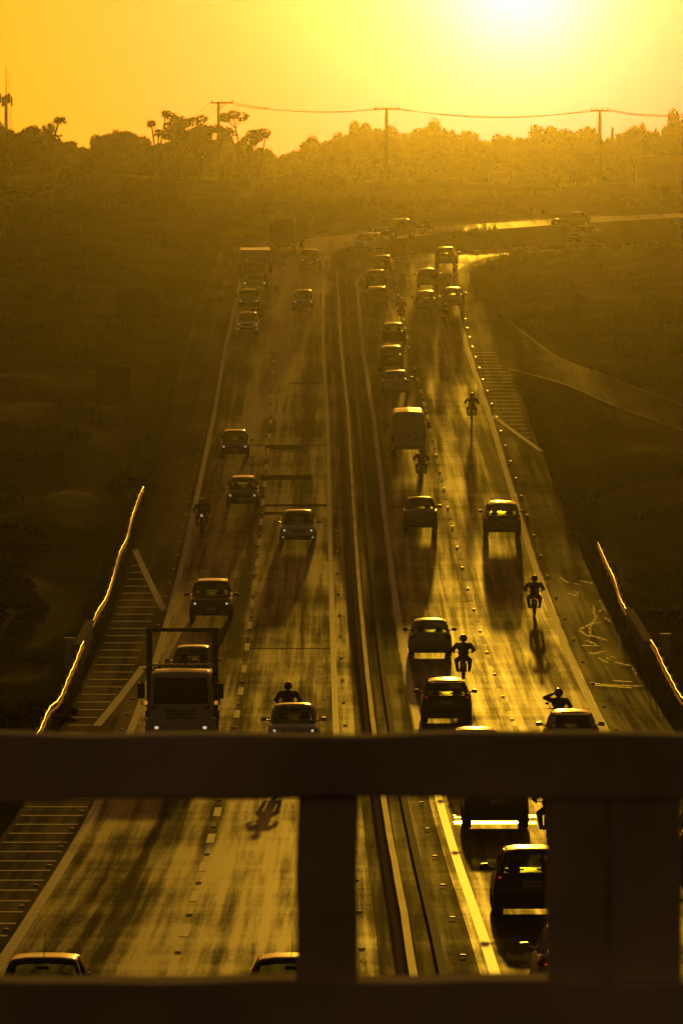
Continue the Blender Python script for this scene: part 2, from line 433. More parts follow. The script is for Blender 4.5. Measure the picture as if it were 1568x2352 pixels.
# ------------------------------------------------------------------ painted markings
def mark(name, segs, mt):
    m = MB()
    for fl, fr, a, b, Z in segs: strip(m, fl, fr, a, b, Z, .008)
    return tag(m.build(name, mt, fixn=False), kind='structure')
def ln(X, b, w, a, c, Z): return (lambda d: X(b(d) if callable(b) else b, d)-w/2, lambda d: X(b(d) if callable(b) else b, d)+w/2, a, c, Z)
mark('left_road_edge_lines', [ln(XL, -6.95, .26, 60, 750, ZL), ln(XL, .1, .22, 60, 750, ZL)], M['paint_line'])
mark('left_road_lane_dashes', [ln(XL, -3.4, .2, d, d+4, ZL) for d in range(66, 700, 12)], M['paint_line'])
mark('right_road_edge_lines', [ln(XR, 2.95, .26, 240, 740, ZR), ln(XR, redge, .26, 60, 740, ZR)], M['paint_line'])
mark('right_road_lane_dashes', [ln(XR, 6.3, .2, d, d+4, ZR) for d in range(70, 660, 12)], M['paint_line'])
mark('bright_edge_line', [ln(XR, 3.05, .22, 60, 238, ZR)], M['glossy_line'])
# hatched zones
def hatch(name, fl, fr, a, b, Z, step=4.0, w=.3, skew=.0):
    m = MB(); d = a
    while d < b:
        l, r = fl(d), fr(d)
        if r-l > .25:
            for k in range(2):
                pass
            z0, z1 = Z(d)+.009, Z(d+w)+.009
            m.add([(l, d+skew, Z(d+skew)+.009), (r, d, z0), (r, d+w, z1), (l, d+w+skew, Z(d+w+skew)+.009)], [(0, 1, 2, 3)])
        d += step
    return tag(m.build(name, M['paint_line'], fixn=False), kind='structure')
def pline(pts):     # picture-measured outline -> road position as a function of distance
    T = sorted((y2d(y), px2x(x, y2d(y))) for x, y in pts)
    return lerp_table(T)
gl1 = pline([(310, 1262), (376, 1400)]); gd0, gd1 = y2d(1400), y2d(1262)
gl2 = pline([(330, 1530), (222, 1668)]); gd2, gd3 = y2d(1668), y2d(1530)
mark('left_gore_lines', [(lambda d: gl1(d)-.15, lambda d: gl1(d)+.15, gd0, gd1, ZL), (lambda d: gl2(d)-.15, lambda d: gl2(d)+.15, gd2, gd3, ZL)], M['paint_line'])
lg = lambda d: XL(leftedge(d), d)+.15
def rg(d):
    if d > gd0: return gl1(d)-.2
    if d > gd3: return min(gl1(gd0), XL(-6.95, d))-.35 - .0*(gd0-d)
    if d > 236: return gl2(d)-.2
    return XL(-6.95, d)-.25
hatch('left_hatching', lg, rg, 110, gd1-8, ZL, 4.0, .42)
r1 = pline([(1130, 955), (1243, 1037)]); rd0, rd1 = y2d(1037), y2d(955)
mark('right_gore_line', [(lambda d: r1(d)-.15, lambda d: r1(d)+.15, rd0, rd1, ZR)], M['paint_line'])
hatch('right_hatching', lambda d: (XR(redge(d), d)+.3 if d > rd1 else r1(d)+.2), lambda d: XR(rightedge(d), d)-.3, rd0, 500, ZR, 3.6, .3)
# side road joining from the right, with its two pale edge lines
m = MB()
m.grid([[(a[0]+(b[0]-a[0])*t, a[1]+(b[1]-a[1])*t, ZR(a[1]+(b[1]-a[1])*t)+.02 + .0) for t in [k/24 for k in range(25)]] for a, b in zip(pa, pb)])
SIDE = m.build('side_road', M['shoulder'], fixn=False); tag(SIDE, kind='structure')
m = MB()
for pp, o in ((pa, .6), (pb, -.6)):
    m.grid([[(x, d+o+k*.5*(1 if o > 0 else -1), ZR(d+o+k*.5*(1 if o > 0 else -1))+.035) for k in (0, 1)] for x, d in pp[2:]])
tag(m.build('side_road_lines', M['paint_line'], fixn=False), kind='structure')
# transverse repairs across the left road
m = MB(); 
for x0, x1, y0, y1 in ((608, 697, 1024, 1034), (597, 716, 1091, 1102), (600, 750, 1158, 1163), (594, 680, 1176, 1182), (664, 746, 879, 882), (500, 750, 1022, 1024), (607, 690, 1037, 1038.5), (860, 925, 1216, 1218), (760, 1010, 1165, 1166), (560, 770, 1489, 1490.5)):
    d0, d1 = y2d(y1), y2d(y0); X0, X1 = px2x(x0, d0), px2x(x1, d0)
    strip(m, lambda d: X0, lambda d: X1, d0, d1, ZL, .005)
tag(m.build('road_repairs', M['patch'], fixn=False), kind='structure')
# rumble ridges over the repairs catch the light as thin bright ribs
# raised studs
def stud_mesh():
    m = MB(); m.loft([[(-.06, -.05, 0), (.06, -.05, 0), (.06, .05, 0), (-.06, .05, 0)], [(-.045, -.03, .028), (.045, -.03, .028), (.045, .03, .028), (-.045, .03, .028)]])
    return m.mesh('road_stud', M['stud'])
sm = stud_mesh()
def studs(X, b, a, c, st, Z, label):
    d = a
    while d < c:
        o = bpy.data.objects.new('road_stud', sm); COL.objects.link(o)
        bb = b(d) if callable(b) else b
        o.location = (X(bb, d), d, Z(d)+.009); o.rotation_euler = (math.atan(.07), 0, random.uniform(-.1, .1)); o.scale = (1.25, 1.25, 1.3)
        tag(o, label, 'road stud', label.replace('small raised reflective stud', 'raised studs')); d += st
studs(XL, -3.4, 73, 480, 12, ZL, 'small raised reflective stud between the lane dashes of the left road')
studs(XL, .42, 74, 420, 12, ZL, 'small raised reflective stud beside the median side line of the left road')
studs(XR, 6.3, 77, 560, 12, ZR, 'small raised reflective stud between the lane dashes of the right road')
studs(XR, lambda d: redge(d)+.45, 240, 560, 12, ZR, 'small raised reflective stud outside the outer line of the right road')
studs(XL, -7.3, 120, 420, 8, ZL, 'small raised reflective stud along the outer line of the left road')
studs(XR, 2.5, 120, 232, 12, ZR, 'small raised reflective stud beside the glossy inner line of the right road')

# ------------------------------------------------------------------ median barrier
def barrier(name, a, b, h, label, X0=1.32):
    m = MB(); ds = dlist(a, b, 4)
    prof = [(-.26, 0), (-.23, .14), (-.11, .32), (-.085, h), (.085, h), (.11, .32), (.23, .14), (.26, 0)]
    m.loft([[(XL(X0, d)+p*.9 + .004*math.sin(d*.31), d, ZL(d)-.06+q + (.012*math.sin(d*.9) if q > .5 else 0)) for p, q in prof] for d in ds])
    o = m.build(name, M['barrier']); return tag(o, label, 'concrete barrier')
barrier('median_barrier', 60, 600, .72, 'long low concrete barrier dividing the two roads, its top edge glinting')
m = MB()
ds = dlist(60, 600, 3)
m.loft([[(XL(2.02, d)-.12, d, ZL(d)-.06), (XL(2.02, d)+.10, d, ZL(d)-.06), (XL(2.02, d)+.08, d, ZL(d)+.10), (XL(2.02, d)-.10, d, ZL(d)+.10)] for d in ds])
k = m.build('median_kerb', M['concrete']); tag(k, kind='structure')

# ------------------------------------------------------------------ guardrails
def guardrail(ptsD, h, label, wob=.06, double=False):
    """W-beam on posts; ptsD are (lateral, distance) places"""
    f = lerp_table([(d, X) for X, d in sorted(ptsD, key=lambda p: p[1])])
    d0, d1 = min(p[1] for p in ptsD), max(p[1] for p in ptsD)
    root = empty('guardrail', (f(d0), d0, ZL(d0))); tag(root, label, 'guardrail')
    side = 1 if f(d0) < 0 else -1
    prof = [(0, 0), (-.03, .02), (-.055, .055), (-.045, .10), (-.01, .13), (0, .155), (-.01, .18), (-.045, .21), (-.055, .255), (-.045, .285), (-.03, .31), (-.008, .322), (.015, .31), (.02, .29), (-.015, .27), (-.022, .24), (.02, .19), (.03, .155), (.02, .12), (-.022, .07), (-.015, .03), (.02, .005)]
    ds = dlist(d0, d1, 1.33); rings = []
    def zz(d): return ZL(d) + noise.noise(Vector((d*.05, side*7, 0)))*.30 + .05*math.sin(d*.35)
    for d in ds:
        X = f(d) + noise.noise(Vector((d*.035, side*3, 5)))*wob*(4 if side < 0 else 1.6) + .015*math.sin(d*1.57)
        rings.append([(X-side*p*1.0-root.location.x, d-d0, zz(d)+h-.31+q-root.location.z) for p, q in prof])
    m = MB(); m.loft(rings); m.build('beam', M['galv'], root, smooth=True)
    d = d0+.3
    while d < d1:
        X = f(d) + noise.noise(Vector((d*.035, side*3, 5)))*wob*(4 if side < 0 else 1.6)
        p = MB().box((X-side*.12-root.location.x, d-d0, zz(d)+h/2-.2-root.location.z), (.1, .14, h+.25)); p.build('post', M['galv'], root); d += 4.0
    return root
def D(x, y, up=0):  # place on the road-level surface seen at this picture position
    d = y2d(y + 0); return (px2x(x, d), d)
guardrail([(-10.5, y2d(1148)), (-10.4, y2d(1318)), (-10.25, y2d(1484))], .78, 'left guardrail run behind the gap, bright wavy steel above the hatching', .09)
guardrail([(-10.15, y2d(1526)), (-9.9, y2d(1735)), (-9.8, 150)], .80, 'left near guardrail glinting double beam that meets the bridge railing', .05)
guardrail([(12.4, y2d(1277)), (12.0, y2d(1484))], .78, 'right far guardrail, gleaming top edge narrowing up the slope', .05)
guardrail([(12.05, y2d(1528)), (12.15, y2d(1700)), (12.4, 150)], .80, 'right near guardrail curving out of the picture beside the right shoulder', .06)
# culvert parapets between the rail ends, and white marker walls
def parapet(x, y0, y1, label, w=.25, h=.85, mt='concrete'):
    d0, d1 = y2d(y1), y2d(y0); X = px2x(x, (d0+d1)/2)
    root = empty('culvert_parapet', (X, d0, ZL(d0))); tag(root, label, 'parapet')
    m = MB(); m.box((0, (d1-d0)/2, (ZL(d1)-ZL(d0))/2+h/2-.3), (w, d1-d0, h+.6), rx=math.atan((ZL(d1)-ZL(d0))/(d1-d0)))
    m.build('wall', M[mt], root)
    for k in range(5):
        t = (k+.5)/5; MB().box((0, (d1-d0)*t, (ZL(d1)-ZL(d0))*t+h+.04), (w+.08, (d1-d0)/5.6, .09), rx=.07).build('coping', M[mt], root)
    return root
parapet(193, 1478, 1535, 'short concrete culvert parapet in the gap of the left guardrail')
parapet(1465, 1450, 1525, 'short concrete culvert parapet in the gap of the right guardrail')
def markerwall(x, y, label):
    d = y2d(y); X = px2x(x, d); z = ground_z(X, d)
    root = empty('culvert_marker', (X, d, z)); tag(root, label, 'concrete marker')
    MB().box((0, 0, .45), (.34, .9, 1.7)).build('block', M['whitepost'], root)
    MB().box((0, 0, 1.33), (.42, 1.0, .08)).build('cap', M['whitepost'], root)
markerwall(160, 1530, 'pale concrete marker block in the grass left of the left parapet')
markerwall(1527, 1520, 'pale concrete marker block in the grass right of the right parapet')

# ------------------------------------------------------------------ signs
def roadz(X, d): return ground_z(X, d)
def put(name, x, y, label, cat):
    d = y2d(y); X = px2x(x, d); r = empty(name, (X, d, max(ground_z(X, d), ZL(d)-.8))); return tag(r, label, cat)
def board_sign(x, y, w, h, leg, label):
    r = put('road_sign', x, y, label, 'road sign')
    MB().box((0, 0, leg+h/2), (w, .05, h)).build('panel', M['sign_back'], r)
    for z in (leg+.25*h, leg+.75*h): MB().box((0, -.05, z), (w*.96, .04, .07)).build('crossbar', M['sign_back'], r)
    for s in (-.36, .36): MB().tube([(s*w, -.1, -.4), (s*w, -.1, leg+h*.9)], .05).build('post', M['wood_pole'], r)
    return r
board_sign(261, 962, 2.15, 2.35, 1.4, 'large rectangular road sign on two posts in the dark grass on the left')
board_sign(318, 760, 3.2, 2.0, 1.4, 'wide rectangular road sign farther up the dark left slope')
def post_sign(x, y, shape, top, sz, label):
    r = put('road_sign', x, y, label, 'road sign')
    z = top - sz/2; n, rot = {'round': (24, 0), 'diamond': (4, math.pi/2), 'triangle': (3, -math.pi/2)}[shape]
    v = [[(sz/2*math.cos(rot+q*2*math.pi/n), y_, z+sz/2*math.sin(rot+q*2*math.pi/n)) for q in range(n)] for y_ in (-.015, .015)]
    MB().loft(v).build('panel', M['sign_back'], r)
    MB().tube([(0, .04, -.3), (0, .04, top-sz*.2)], .035).build('post', M['wood_pole'], r)
    return r
post_sign(784, 655, 'round', 2.35, .85, 'round road sign seen from behind at the head of the median')
post_sign(1178, 650, 'round', 2.5, .95, 'round road sign fading in the golden haze beside the right bend')
post_sign(1326, 745, 'diamond', 2.7, 1.25, 'diamond road sign dissolving in the haze on the right slope')
post_sign(1539, 835, 'triangle', 1.7, .6, 'small triangular road sign near the right edge of the picture')

# crack sealant squiggles on the right shoulder, glossy bars under the near cars
CR = [[(775,885),(770,920),(790,995),(745,1050),(735,1115),(750,1150),(890,1190)],[(825,835),(855,880),(855,915),(815,935)],[(650,1090),(690,1075),(745,1045),(825,1028)],[(650,1100),(690,1140),(750,1160)],[(545,775),(625,795),(630,765),(590,755)],[(705,1195),(790,1225)],[(665,1238),(815,1240)],[(730,1305),(790,1310),(860,1288)],[(815,1350),(890,1388)],[(885,1345),(915,1370)],[(925,1335),(960,1345)],[(960,1385),(1050,1410),(1115,1418)],[(740,1570),(900,1590),(1190,1600)],[(780,1592),(1110,1615)],[(945,1550),(1105,1562)],[(475,632),(500,655),(550,680)],[(600,690),(640,690)],[(650,660),(780,690),(795,660)],[(1120,1440),(1160,1490),(1210,1600)],[(870,990),(940,1040)],[(320,660),(345,680)]]
m = MB()
for L_ in CR:
    P_ = [((1900+a*.4209)/1.6327, (1900+c*.4209)/1.6327) for a, c in L_]; Q = []
    for (ax, ay), (bx_, by_) in zip(P_, P_[1:]):
        n_ = max(2, int(abs(bx_-ax)/2+abs(by_-ay)/2))
        Q += [(ax+(bx_-ax)*i/n_, ay+(by_-ay)*i/n_) for i in range(n_)]
    Q.append(P_[-1])
    R_ = []
    for k_, (x_, y_) in enumerate(Q):
        d_ = y2d(y_); R_.append((px2x(x_, d_)+.05*math.sin(k_*2.1), d_+.25*math.sin(k_*1.3)))
    for (x0_, d0_), (x1_, d1_) in zip(R_, R_[1:]):
        w_ = .03; h_ = .10; n_ = max(2, int(max(abs(x1_-x0_)/.08, abs(d1_-d0_)/.3)))
        for i in range(n_):
            X_, D_ = x0_+(x1_-x0_)*i/n_, d0_+(d1_-d0_)*i/n_
            if XR(redge(D_), D_)+.1 < X_ < XR(rightedge(D_), D_)-.1: m.quad((X_-w_, D_-h_, ZR(D_-h_)+.006), (X_+w_, D_-h_, ZR(D_-h_)+.006), (X_+w_, D_+h_, ZR(D_+h_)+.006), (X_-w_, D_+h_, ZR(D_+h_)+.006))
tag(m.build('sealed_cracks', M['sealant'], fixn=False), kind='structure')
m = MB()
for y0_, y1_, x0_, x1_ in ((1872, 1879, 1702, 1985), (1887, 1893, 1705, 1980)):
    d0_, d1_ = y2d(y1_), y2d(y0_); xa, xb = px2x(1043, d0_), px2x(1232, d0_)
    strip(m, lambda d: xa, lambda d: xb, d0_, d1_, ZR, .006)
tag(m.build('glossy_bars', M['glossy_patch'], fixn=False), kind='structure')
# ------------------------------------------------------------------ cars
PAINT = M['paint_silver']
def rbody(w, zb, zt, y, edge=.07):
    """closed cross-section of the lower body"""
    h = zt-zb
    half = [(.80*w, zb), (.93*w, zb+.05), (.985*w, zb+.22*h), (w, zb+.5*h), (.985*w, zb+.72*h), (.955*w, zt-edge*.9), (.90*w, zt-edge*.3), (.80*w, zt), (.45*w, zt+.018), (0, zt+.025)]
    return [(x, y, z) for x, z in half] + [(-x, y, z) for x, z in half[-2::-1]]
def headlight_shapes(front_y, w, z, sz, tilt=1): pass
def make_car(P, name):
    """P: dict of sizes; the front looks towards -Y"""
    L, W, H = P['L'], P['W'], P['H']; hw = W/2; belt = P['belt']; gc = P.get('gc', .2)
    root = empty(name)
    st = P['st']      # (y, top, halfwidth factor, bottom)
    b = MB(); b.loft([rbody(hw*f, zb, zt, y) for y, zt, f, zb in st])
    # wheel-arch lips
    b.build('body', PAINT, root, smooth=True)
    wf, rf, rr, wb = P['gh']   # windscreen base, roof front, roof rear, rear glass base
    bw, rw = hw*.90, hw*P.get('rw', .70); zr = H; bz = belt-.02
    fb = P.get('fb', bz)  # windscreen base height
    rb = P.get('rb', bz)
    # roof: crowned slab
    r = MB(); n = 7; rings = []
    ys = [rf-.10, rf+.02, rf+.2, (rf+rr)/2, rr-.25, rr-.05, rr+.08]
    dz = [-.055, -.008, .003, 0.0, -.010, -.022, -.055]
    for y, q in zip(ys, dz):
        top = [(rw*x, y, zr-.05+q+.05*(1-x**4)) for x in (-1, -.88, -.5, 0, .5, .88, 1)]
        bot = [(rw*1.02*x, y, zr-.10+q+.05*(1-x*x)) for x in (1.02, .5, 0, -.5, -1.02)]
        rings.append(top+bot)
    r.loft(rings); rf_o = r.build('roof', PAINT, root, smooth=True)
    # pillars
    def pillar(a, c, w, t=.05):
        p = MB()
        A, C = Vector(a), Vector(c); s = 1 if A.x > 0 else -1
        p.loft([[(q.x-s*w*i, q.y+j*t, q.z) for i, j in ((0, -1), (1, -1), (1, 1), (0, 1))] for q in (A, A.lerp(C, .5)+Vector((s*.025, 0, .02)), C)])
        p.build('pillar', PAINT, root)
    for s in (-1, 1):
        pillar((s*bw, wf, fb), (s*rw, rf-.06, zr-.08), .075)
        mid = (rf+rr)/2+.1
        pillar((s*(bw+.02), mid+.05, bz), (s*(rw+.01), mid, zr-.05), .06, .06)
        pillar((s*bw*.98, wb, rb), (s*rw, rr+.02, zr-.09), P.get('cp', .12), .09)
    # glazing
    def pane(nm, a, c, e, f, bow, mt):
        a, c, e, f = map(Vector, (a, c, e, f)); g = MB(); R = []
        for i in range(4):
            u = i/3; row = []
            for j in range(7):
                v = j/6; q = a.lerp(c, v).lerp(f.lerp(e, v), u); row.append(q + Vector((0, bow*(4*v*(1-v)), 0)))
            R.append(row)
        g.grid(R); return g.build(nm, mt, root, smooth=True)
    pane('windscreen', (-bw+.03, wf+.01, fb), (bw-.03, wf+.01, fb), (rw-.03, rf-.07, zr-.075), (-rw+.03, rf-.07, zr-.075), -.07, M['glass'])
    pane('rear_window', (-bw+.06, wb-.01, rb), (bw-.06, wb-.01, rb), (rw-.06, rr+.03, zr-.09), (-rw+.06, rr+.03, zr-.09), .05, M[P.get('rg', 'tint')])
    for s in (-1, 1):
        pane('side_window', (s*(bw+.005), wf+.12, bz), (s*(bw+.005), wb-.1, bz), (s*(rw+.005), rr-.05, zr-.07), (s*(rw+.005), rf+.02, zr-.07), 0, M[P.get('rg', 'tint')])
    # wipers and dark cowl
    MB().box((0, wf+.0, fb+.008), (bw*1.7, .09, .02)).build('wiper_cowl', M['black'], root)
    # interior
    sy = wf+1.15
    for x in (-.36, .36):
        s_ = MB(); s_.loft([[(x+a*k, sy+.12+z0*.12, bz-.35+z0) for a, k in ((-1, .22), (1, .22))] + [(x+a*k, sy+.0+z0*.12, bz-.35+z0) for a, k in ((1, .22), (-1, .22))] for z0 in (0, .3, .42)])
        s_.box((x, sy+.17, bz+.13), (.26, .09, .15)); s_.build('front_seat', M['interior'], root)
    s_ = MB(); s_.box((0, sy+.95, bz-.04), (1.15, .14, .22))
    for x in (-.38, .38): s_.box((x, sy+.97, bz+.12), (.24, .08, .11))
    s_.build('rear_seat', M['interior'], root)
    MB().box((0, wf+.42, zr-.17), (.22, .03, .06)).build('cabin_mirror', M['black'], root)
    # driver seen through the glass
    if P.get('driver', True):
        q = MB(); q.ell((.36, sy-.12, bz+.17), (.085, .10, .12)); q.tube([(.36, sy-.08, bz-.3), (.36, sy-.08, bz-.02), (.36, sy-.1, bz+.08)], [.2, .2, .05]); q.build('driver', M['interior'], root, smooth=True)
    # wheels
    R = P.get('wr', .31); wy = P.get('wy', (-L/2+.78, L/2-.72))
    for y in wy:
        for s in (-1, 1):
            t = MB(); x0 = s*(hw-.115); pr = [(-.105, R-.03), (-.08, R), (.08, R), (.105, R-.03)]
            t.loft([[(x0+a, y+rr_*math.cos(q*math.pi/12), R+rr_*math.sin(q*math.pi/12)) for q in range(24)] for a, rr_ in pr])
            w_ = t.build('wheel', M['rubber'], root, smooth=False)
            c = MB(); c.cyl((x0+s*.1, y, R), (1, 0, 0), R*.64, .03, 16)
            for k in range(5):
                a = k*2*math.pi/5; c.box((x0+s*.118, y+math.cos(a)*R*.32, R+math.sin(a)*R*.32), (.02, .05, R*.5), rx=a+math.pi/2)
            c.build('rim', M['rim'], w_)
    # mirrors
    for s in (-1, 1):
        q = MB(); my = wf+.42
        q.tube([(s*(hw-.1), my, belt-.02), (s*(hw+.06), my, belt+.03)], [.03, .025], 6)
        q.loft([[(s*(hw+.05+a), my-.05+c*.9, belt-.03+z) for a, z in ((0, .02), (.17, 0), (.20, .06), (.17, .14), (.03, .15), (0, .1))] for c in (0, .1)])
        q.build('door_mirror', M['black'] if P.get('bm') else PAINT, root)
    # front end
    fy, hz = -L/2, P.get('hz', .68)
    for s in (-1, 1):
        q = MB(); q.ell((s*hw*.76, fy+.17, hz), (.19, .16, .085), 12, 8); h_ = q.build('headlight', M['head_off'], root, smooth=True)
        MB().ell((s*hw*.74, fy+.035, hz), (.055, .03, .045), 8, 6).build('bulb', M['head_on'] if P.get('lit', True) else M['head_off'], h_, smooth=True)
        if P.get('fog'): MB().ell((s*hw*.80, fy+.05, .36), (.05, .04, .045), 8, 6).build('fog_lamp', M['head_on'], root)
    MB().box((0, fy+.02, hz-.04), (W*.44, .05, .10)).build('grille', M['black'], root)
    MB().box((0, fy+.01, gc+.16), (W*.62, .07, .14)).build('bumper_intake', M['black'], root)
    MB().box((0, fy-.02, gc+.30), (.40, .02, .13)).build('licence_plate', M['plate'], root)
    MB().cyl((0, fy-.01, hz+.0), (0, 1, 0), .05, .03, 14).build('emblem', M['chrome'], root)
    # rear end
    by, tz = L/2, P.get('tz', .85)
    for s in (-1, 1):
        q = MB(); tw, th = P.get('ts', (.14, .13)); q.ell((s*(hw*.93-tw*.75), by-.09, tz), (tw, .085, th), 10, 8)
        t_ = q.build('tail_light', M['tail_off'], root, smooth=True)
        if P.get('tlit'): MB().ell((s*(hw*.93-tw*.75), by-.008, tz-.02), (.03, .012, .02), 8, 6).build('bulb', M['tail_on'], t_)
    MB().box((0, by+.0, gc+.08), (W*.8, .1, .16)).build('rear_bumper', M['black'], root)
    MB().box((0, by-.005, P.get('pz', .78)), (.40, .03, .13)).build('licence_plate', M['plate'], root)
    MB().tube([(.45, by-.15, gc+.02), (.45, by+.03, gc+.02)], .03, 8).build('exhaust_pipe', M['rubber'], root)
    MB().box((0, 0, gc+.03), (W*.7, L*.72, .08)).build('underside', M['rubber'], root)
    if P.get('ant'): MB().tube([(0, rf+.15, zr-.02), (0.02, rf+.45, zr+.42)], [.008, .004], 5).build('antenna', M['black'], root)
    if P.get('rails'):
        for s in (-1, 1): MB().tube([(s*rw*.93, rf+.15, zr-.02), (s*rw*.93, rf+.25, zr+.06), (s*rw*.93, rr-.2, zr+.06), (s*rw*.93, rr-.08, zr-.02)], .022, 6).build('roof_rail', M['black'], root)
    if P.get('spoiler'): MB().box((0, rr+.14, zr-.085), (rw*1.8, .22, .035), rx=-.1).build('spoiler', PAINT, root)
    if P.get('spare'):
        MB().cyl((-.1, by+.12, .95), (0, 1, 0), .34, .2, 20).build('spare_wheel', M['rubber'], root)
    if P.get('bed'):
        y0, y1 = P['bed']
        for s in (-1, 1): MB().box((s*(hw*.93-.04), (y0+y1)/2, belt+.0), (.09, y1-y0, .12)).build('bed_side', PAINT, root)
    return root
def stn(L, hood, belt, tr, wf, wb, gc=.2, nose=.55):
    h = L/2
    return [(-h, nose, .80, gc+.12), (-h+.07, hood-.12, .90, gc+.03), (-h+.28, hood-.03, .97, gc), (-h+.7, hood+.03, 1.0, gc), (wf, belt-.04, 1.0, gc), (wf+.4, belt, 1.0, gc),
            (0.2, belt+.0, 1.0, gc), (wb-.25, belt+.02, 1.0, gc), (wb+.02, tr+.02, .985, gc), (h-.18, tr, .96, gc+.02), (h-.05, tr-.10, .92, gc+.05), (h, tr-.3, .86, gc+.12)]
KINDS = {
 'hatchback': dict(L=3.85, W=1.68, H=1.48, belt=.93, gh=(-.95, -.25, 1.35, 1.72), st=stn(3.85, .84, .93, .93, -.95, 1.72), tz=.90, ts=(.10, .17), pz=.74, ant=True),
 'sedan': dict(L=4.4, W=1.74, H=1.47, belt=.93, gh=(-1.0, -.3, .95, 1.55), st=stn(4.4, .82, .93, .98, -1.0, 1.55), rb=.99, tz=.84, ts=(.17, .09), pz=.72, fog=False),
 'suv': dict(L=4.3, W=1.83, H=1.66, belt=1.05, gh=(-1.05, -.40, 1.55, 1.92), st=stn(4.3, .98, 1.05, 1.05, -1.05, 1.92, .27, .66), hz=.80, gc=.27, tz=.98, ts=(.10, .18), rails=True, wr=.35, rw=.73, pz=.82),
 'pickup': dict(L=4.5, W=1.70, H=1.52, belt=.96, gh=(-1.15, -.5, .30, .62), st=stn(4.5, .86, .96, .99, -1.15, .7), rb=.98, tz=.82, ts=(.07, .17), pz=.5, wr=.32, bed=(.9, 2.1)),
 'estate': dict(L=4.2, W=1.74, H=1.50, belt=.94, gh=(-.95, -.25, 1.55, 2.0), st=stn(4.2, .84, .94, .94, -.95, 2.0), tz=.95, ts=(.12, .13), pz=.75, spoiler=True),
}
PROTO = {}
def variant(kind, **kw):
    key = kind + str(sorted(kw.items()))
    if key not in PROTO:
        P = dict(KINDS[kind]); P.update(kw); PROTO[key] = P; r = make_car(P, kind); PROTO[key] = r; r['_new'] = 1
        return r, True
    return PROTO[key], False
def orient(o, X, d, Z, yaw, back):
    """set the thing on the road: yaw about up, pitched with the slope"""
    sl = (Z(d+2)-Z(d-2))/4
    fwd = Vector((math.sin(yaw), math.cos(yaw), sl*math.cos(yaw))).normalized()
    up0 = Vector((0, -sl, 1)).normalized(); right = fwd.cross(up0).normalized(); up = right.cross(fwd)
    s = 1 if back else -1      # back: driving away from us, so its front (-Y) points away
    y = -fwd*s; x = -right*s
    o.matrix_world = Matrix(((x.x, y.x, up.x, X), (x.y, y.y, up.y, d), (x.z, y.z, up.z, Z(d)+.004), (0, 0, 0, 1)))
def place(kind, x, y, side, paint, label, cat='car', group=None, w=None, yaw=0, **kw):
    """x, y: picture position of the middle of the nearest wheels"""
    r, new = variant(kind, **kw)
    Z = ZL if side == 'L' else ZR; d = y2d(y, Z); X = px2x(x, d)
    L = KINDS[kind]['L']; dd = d + L/2 - .75
    o = r if new else copy_tree(r)
    if paint != 'silver': recolour(o, M['paint_' + paint])
    if side == 'L': yaw += math.atan((drift(dd+4)+offL(dd+4)-drift(dd-4)-offL(dd-4))/8)
    else: yaw += math.atan((drift(dd+4)+offR(dd+4)-drift(dd-4)-offR(dd-4))/8)
    X += (dd-d)*math.tan(yaw)
    orient(o, X, dd, Z, yaw, side == 'R')
    if '_new' in o: del o['_new']
    if w: o.scale = (w/KINDS[kind]['W'], 1, 1) if False else (w/KINDS[kind]['W'],)*3
    o.name = kind if kind not in ('suv',) else 'sport_utility_car'
    tag(o, label, cat, group); return o
def recolour(o, mt):
    for c in [o] + list(o.children_recursive):
        if c.type == 'MESH' and c.data.materials[0] and c.data.materials[0].name.endswith('car paint'):
            c.data = swap_mesh(c.data, mt)
GL, GR = 'oncoming cars on the left road', 'cars driving away on the right road'
# every prototype mesh stays silver; paints are swapped per car
def car(*a, **k):
    return place(*a, **k)
# left road, coming towards us
car('suv', 571, 712, 'L', 'grey', 'grey car with lit headlamps directly behind the white car below the box truck', group=GL, w=1.74)
car('sedan', 569, 765, 'L', 'white', 'white sedan with blue-white headlamps, the lower of two cars in line below the box truck', group=GL, fog=True, w=1.78)
car('suv', 712, 618, 'L', 'dark', 'dark car with two lit headlamps just right of the dark lorry at the bend', group=GL, w=1.85)
car('hatchback', 696, 712, 'L', 'silver', 'silver car in the inner lane, level with the box truck and throwing a long shadow', group=GL, w=1.74)
car('estate', 832, 577, 'L', 'white', 'pale car rounding the far bend at the head of the median', group=GL, w=1.9, yaw=.25)
car('suv', 881, 549, 'L', 'dark', 'large dark car highest up the bend, behind the pale one', group=GL, w=2.1, yaw=.25)
car('hatchback', 1280, 524, 'L', 'dark', 'faint dark car on the far right of the golden strip of road', group=GL, yaw=.3, w=1.8, lit=False)
car('hatchback', 539, 1051, 'L', 'grey', 'grey hatchback alone in the outer lane, its cabin glowing green, midway down the left road', group=GL)
car('estate', 557, 1165, 'L', 'grey', 'grey car with roof bars and an orange indicator lit, right of the dark motorcycle', group=GL, rails=True, w=1.72)
car('sedan', 684, 1248, 'L', 'white', 'white sedan with fog lamps lit, alone in the inner lane above its long shadow', group=GL, fog=True, w=1.8)
car('suv', 485, 1427, 'L', 'dark', 'dark sport utility car with roof rails and two round headlamps, above the skip lorry', 'car', GL, w=1.84)
car('hatchback', 443, 1578, 'L', 'beige', 'pale car half hidden behind the frame of the skip lorry', group=GL, lit=False, w=1.66)
car('sedan', 674, 1722, 'L', 'white', 'white sedan right behind the railing beam, in front of the helmeted rider', group=GL, w=1.70)
car('hatchback', 95, 2400, 'L', 'dark', 'dark car cut off at the lower left corner above the base beam, antenna up', group=GL, w=1.66, lit=False, rg='glass')
car('hatchback', 668, 2400, 'L', 'black', 'dark car whose antenna and roof show left of the middle railing post', group=GL, w=1.66, lit=False)
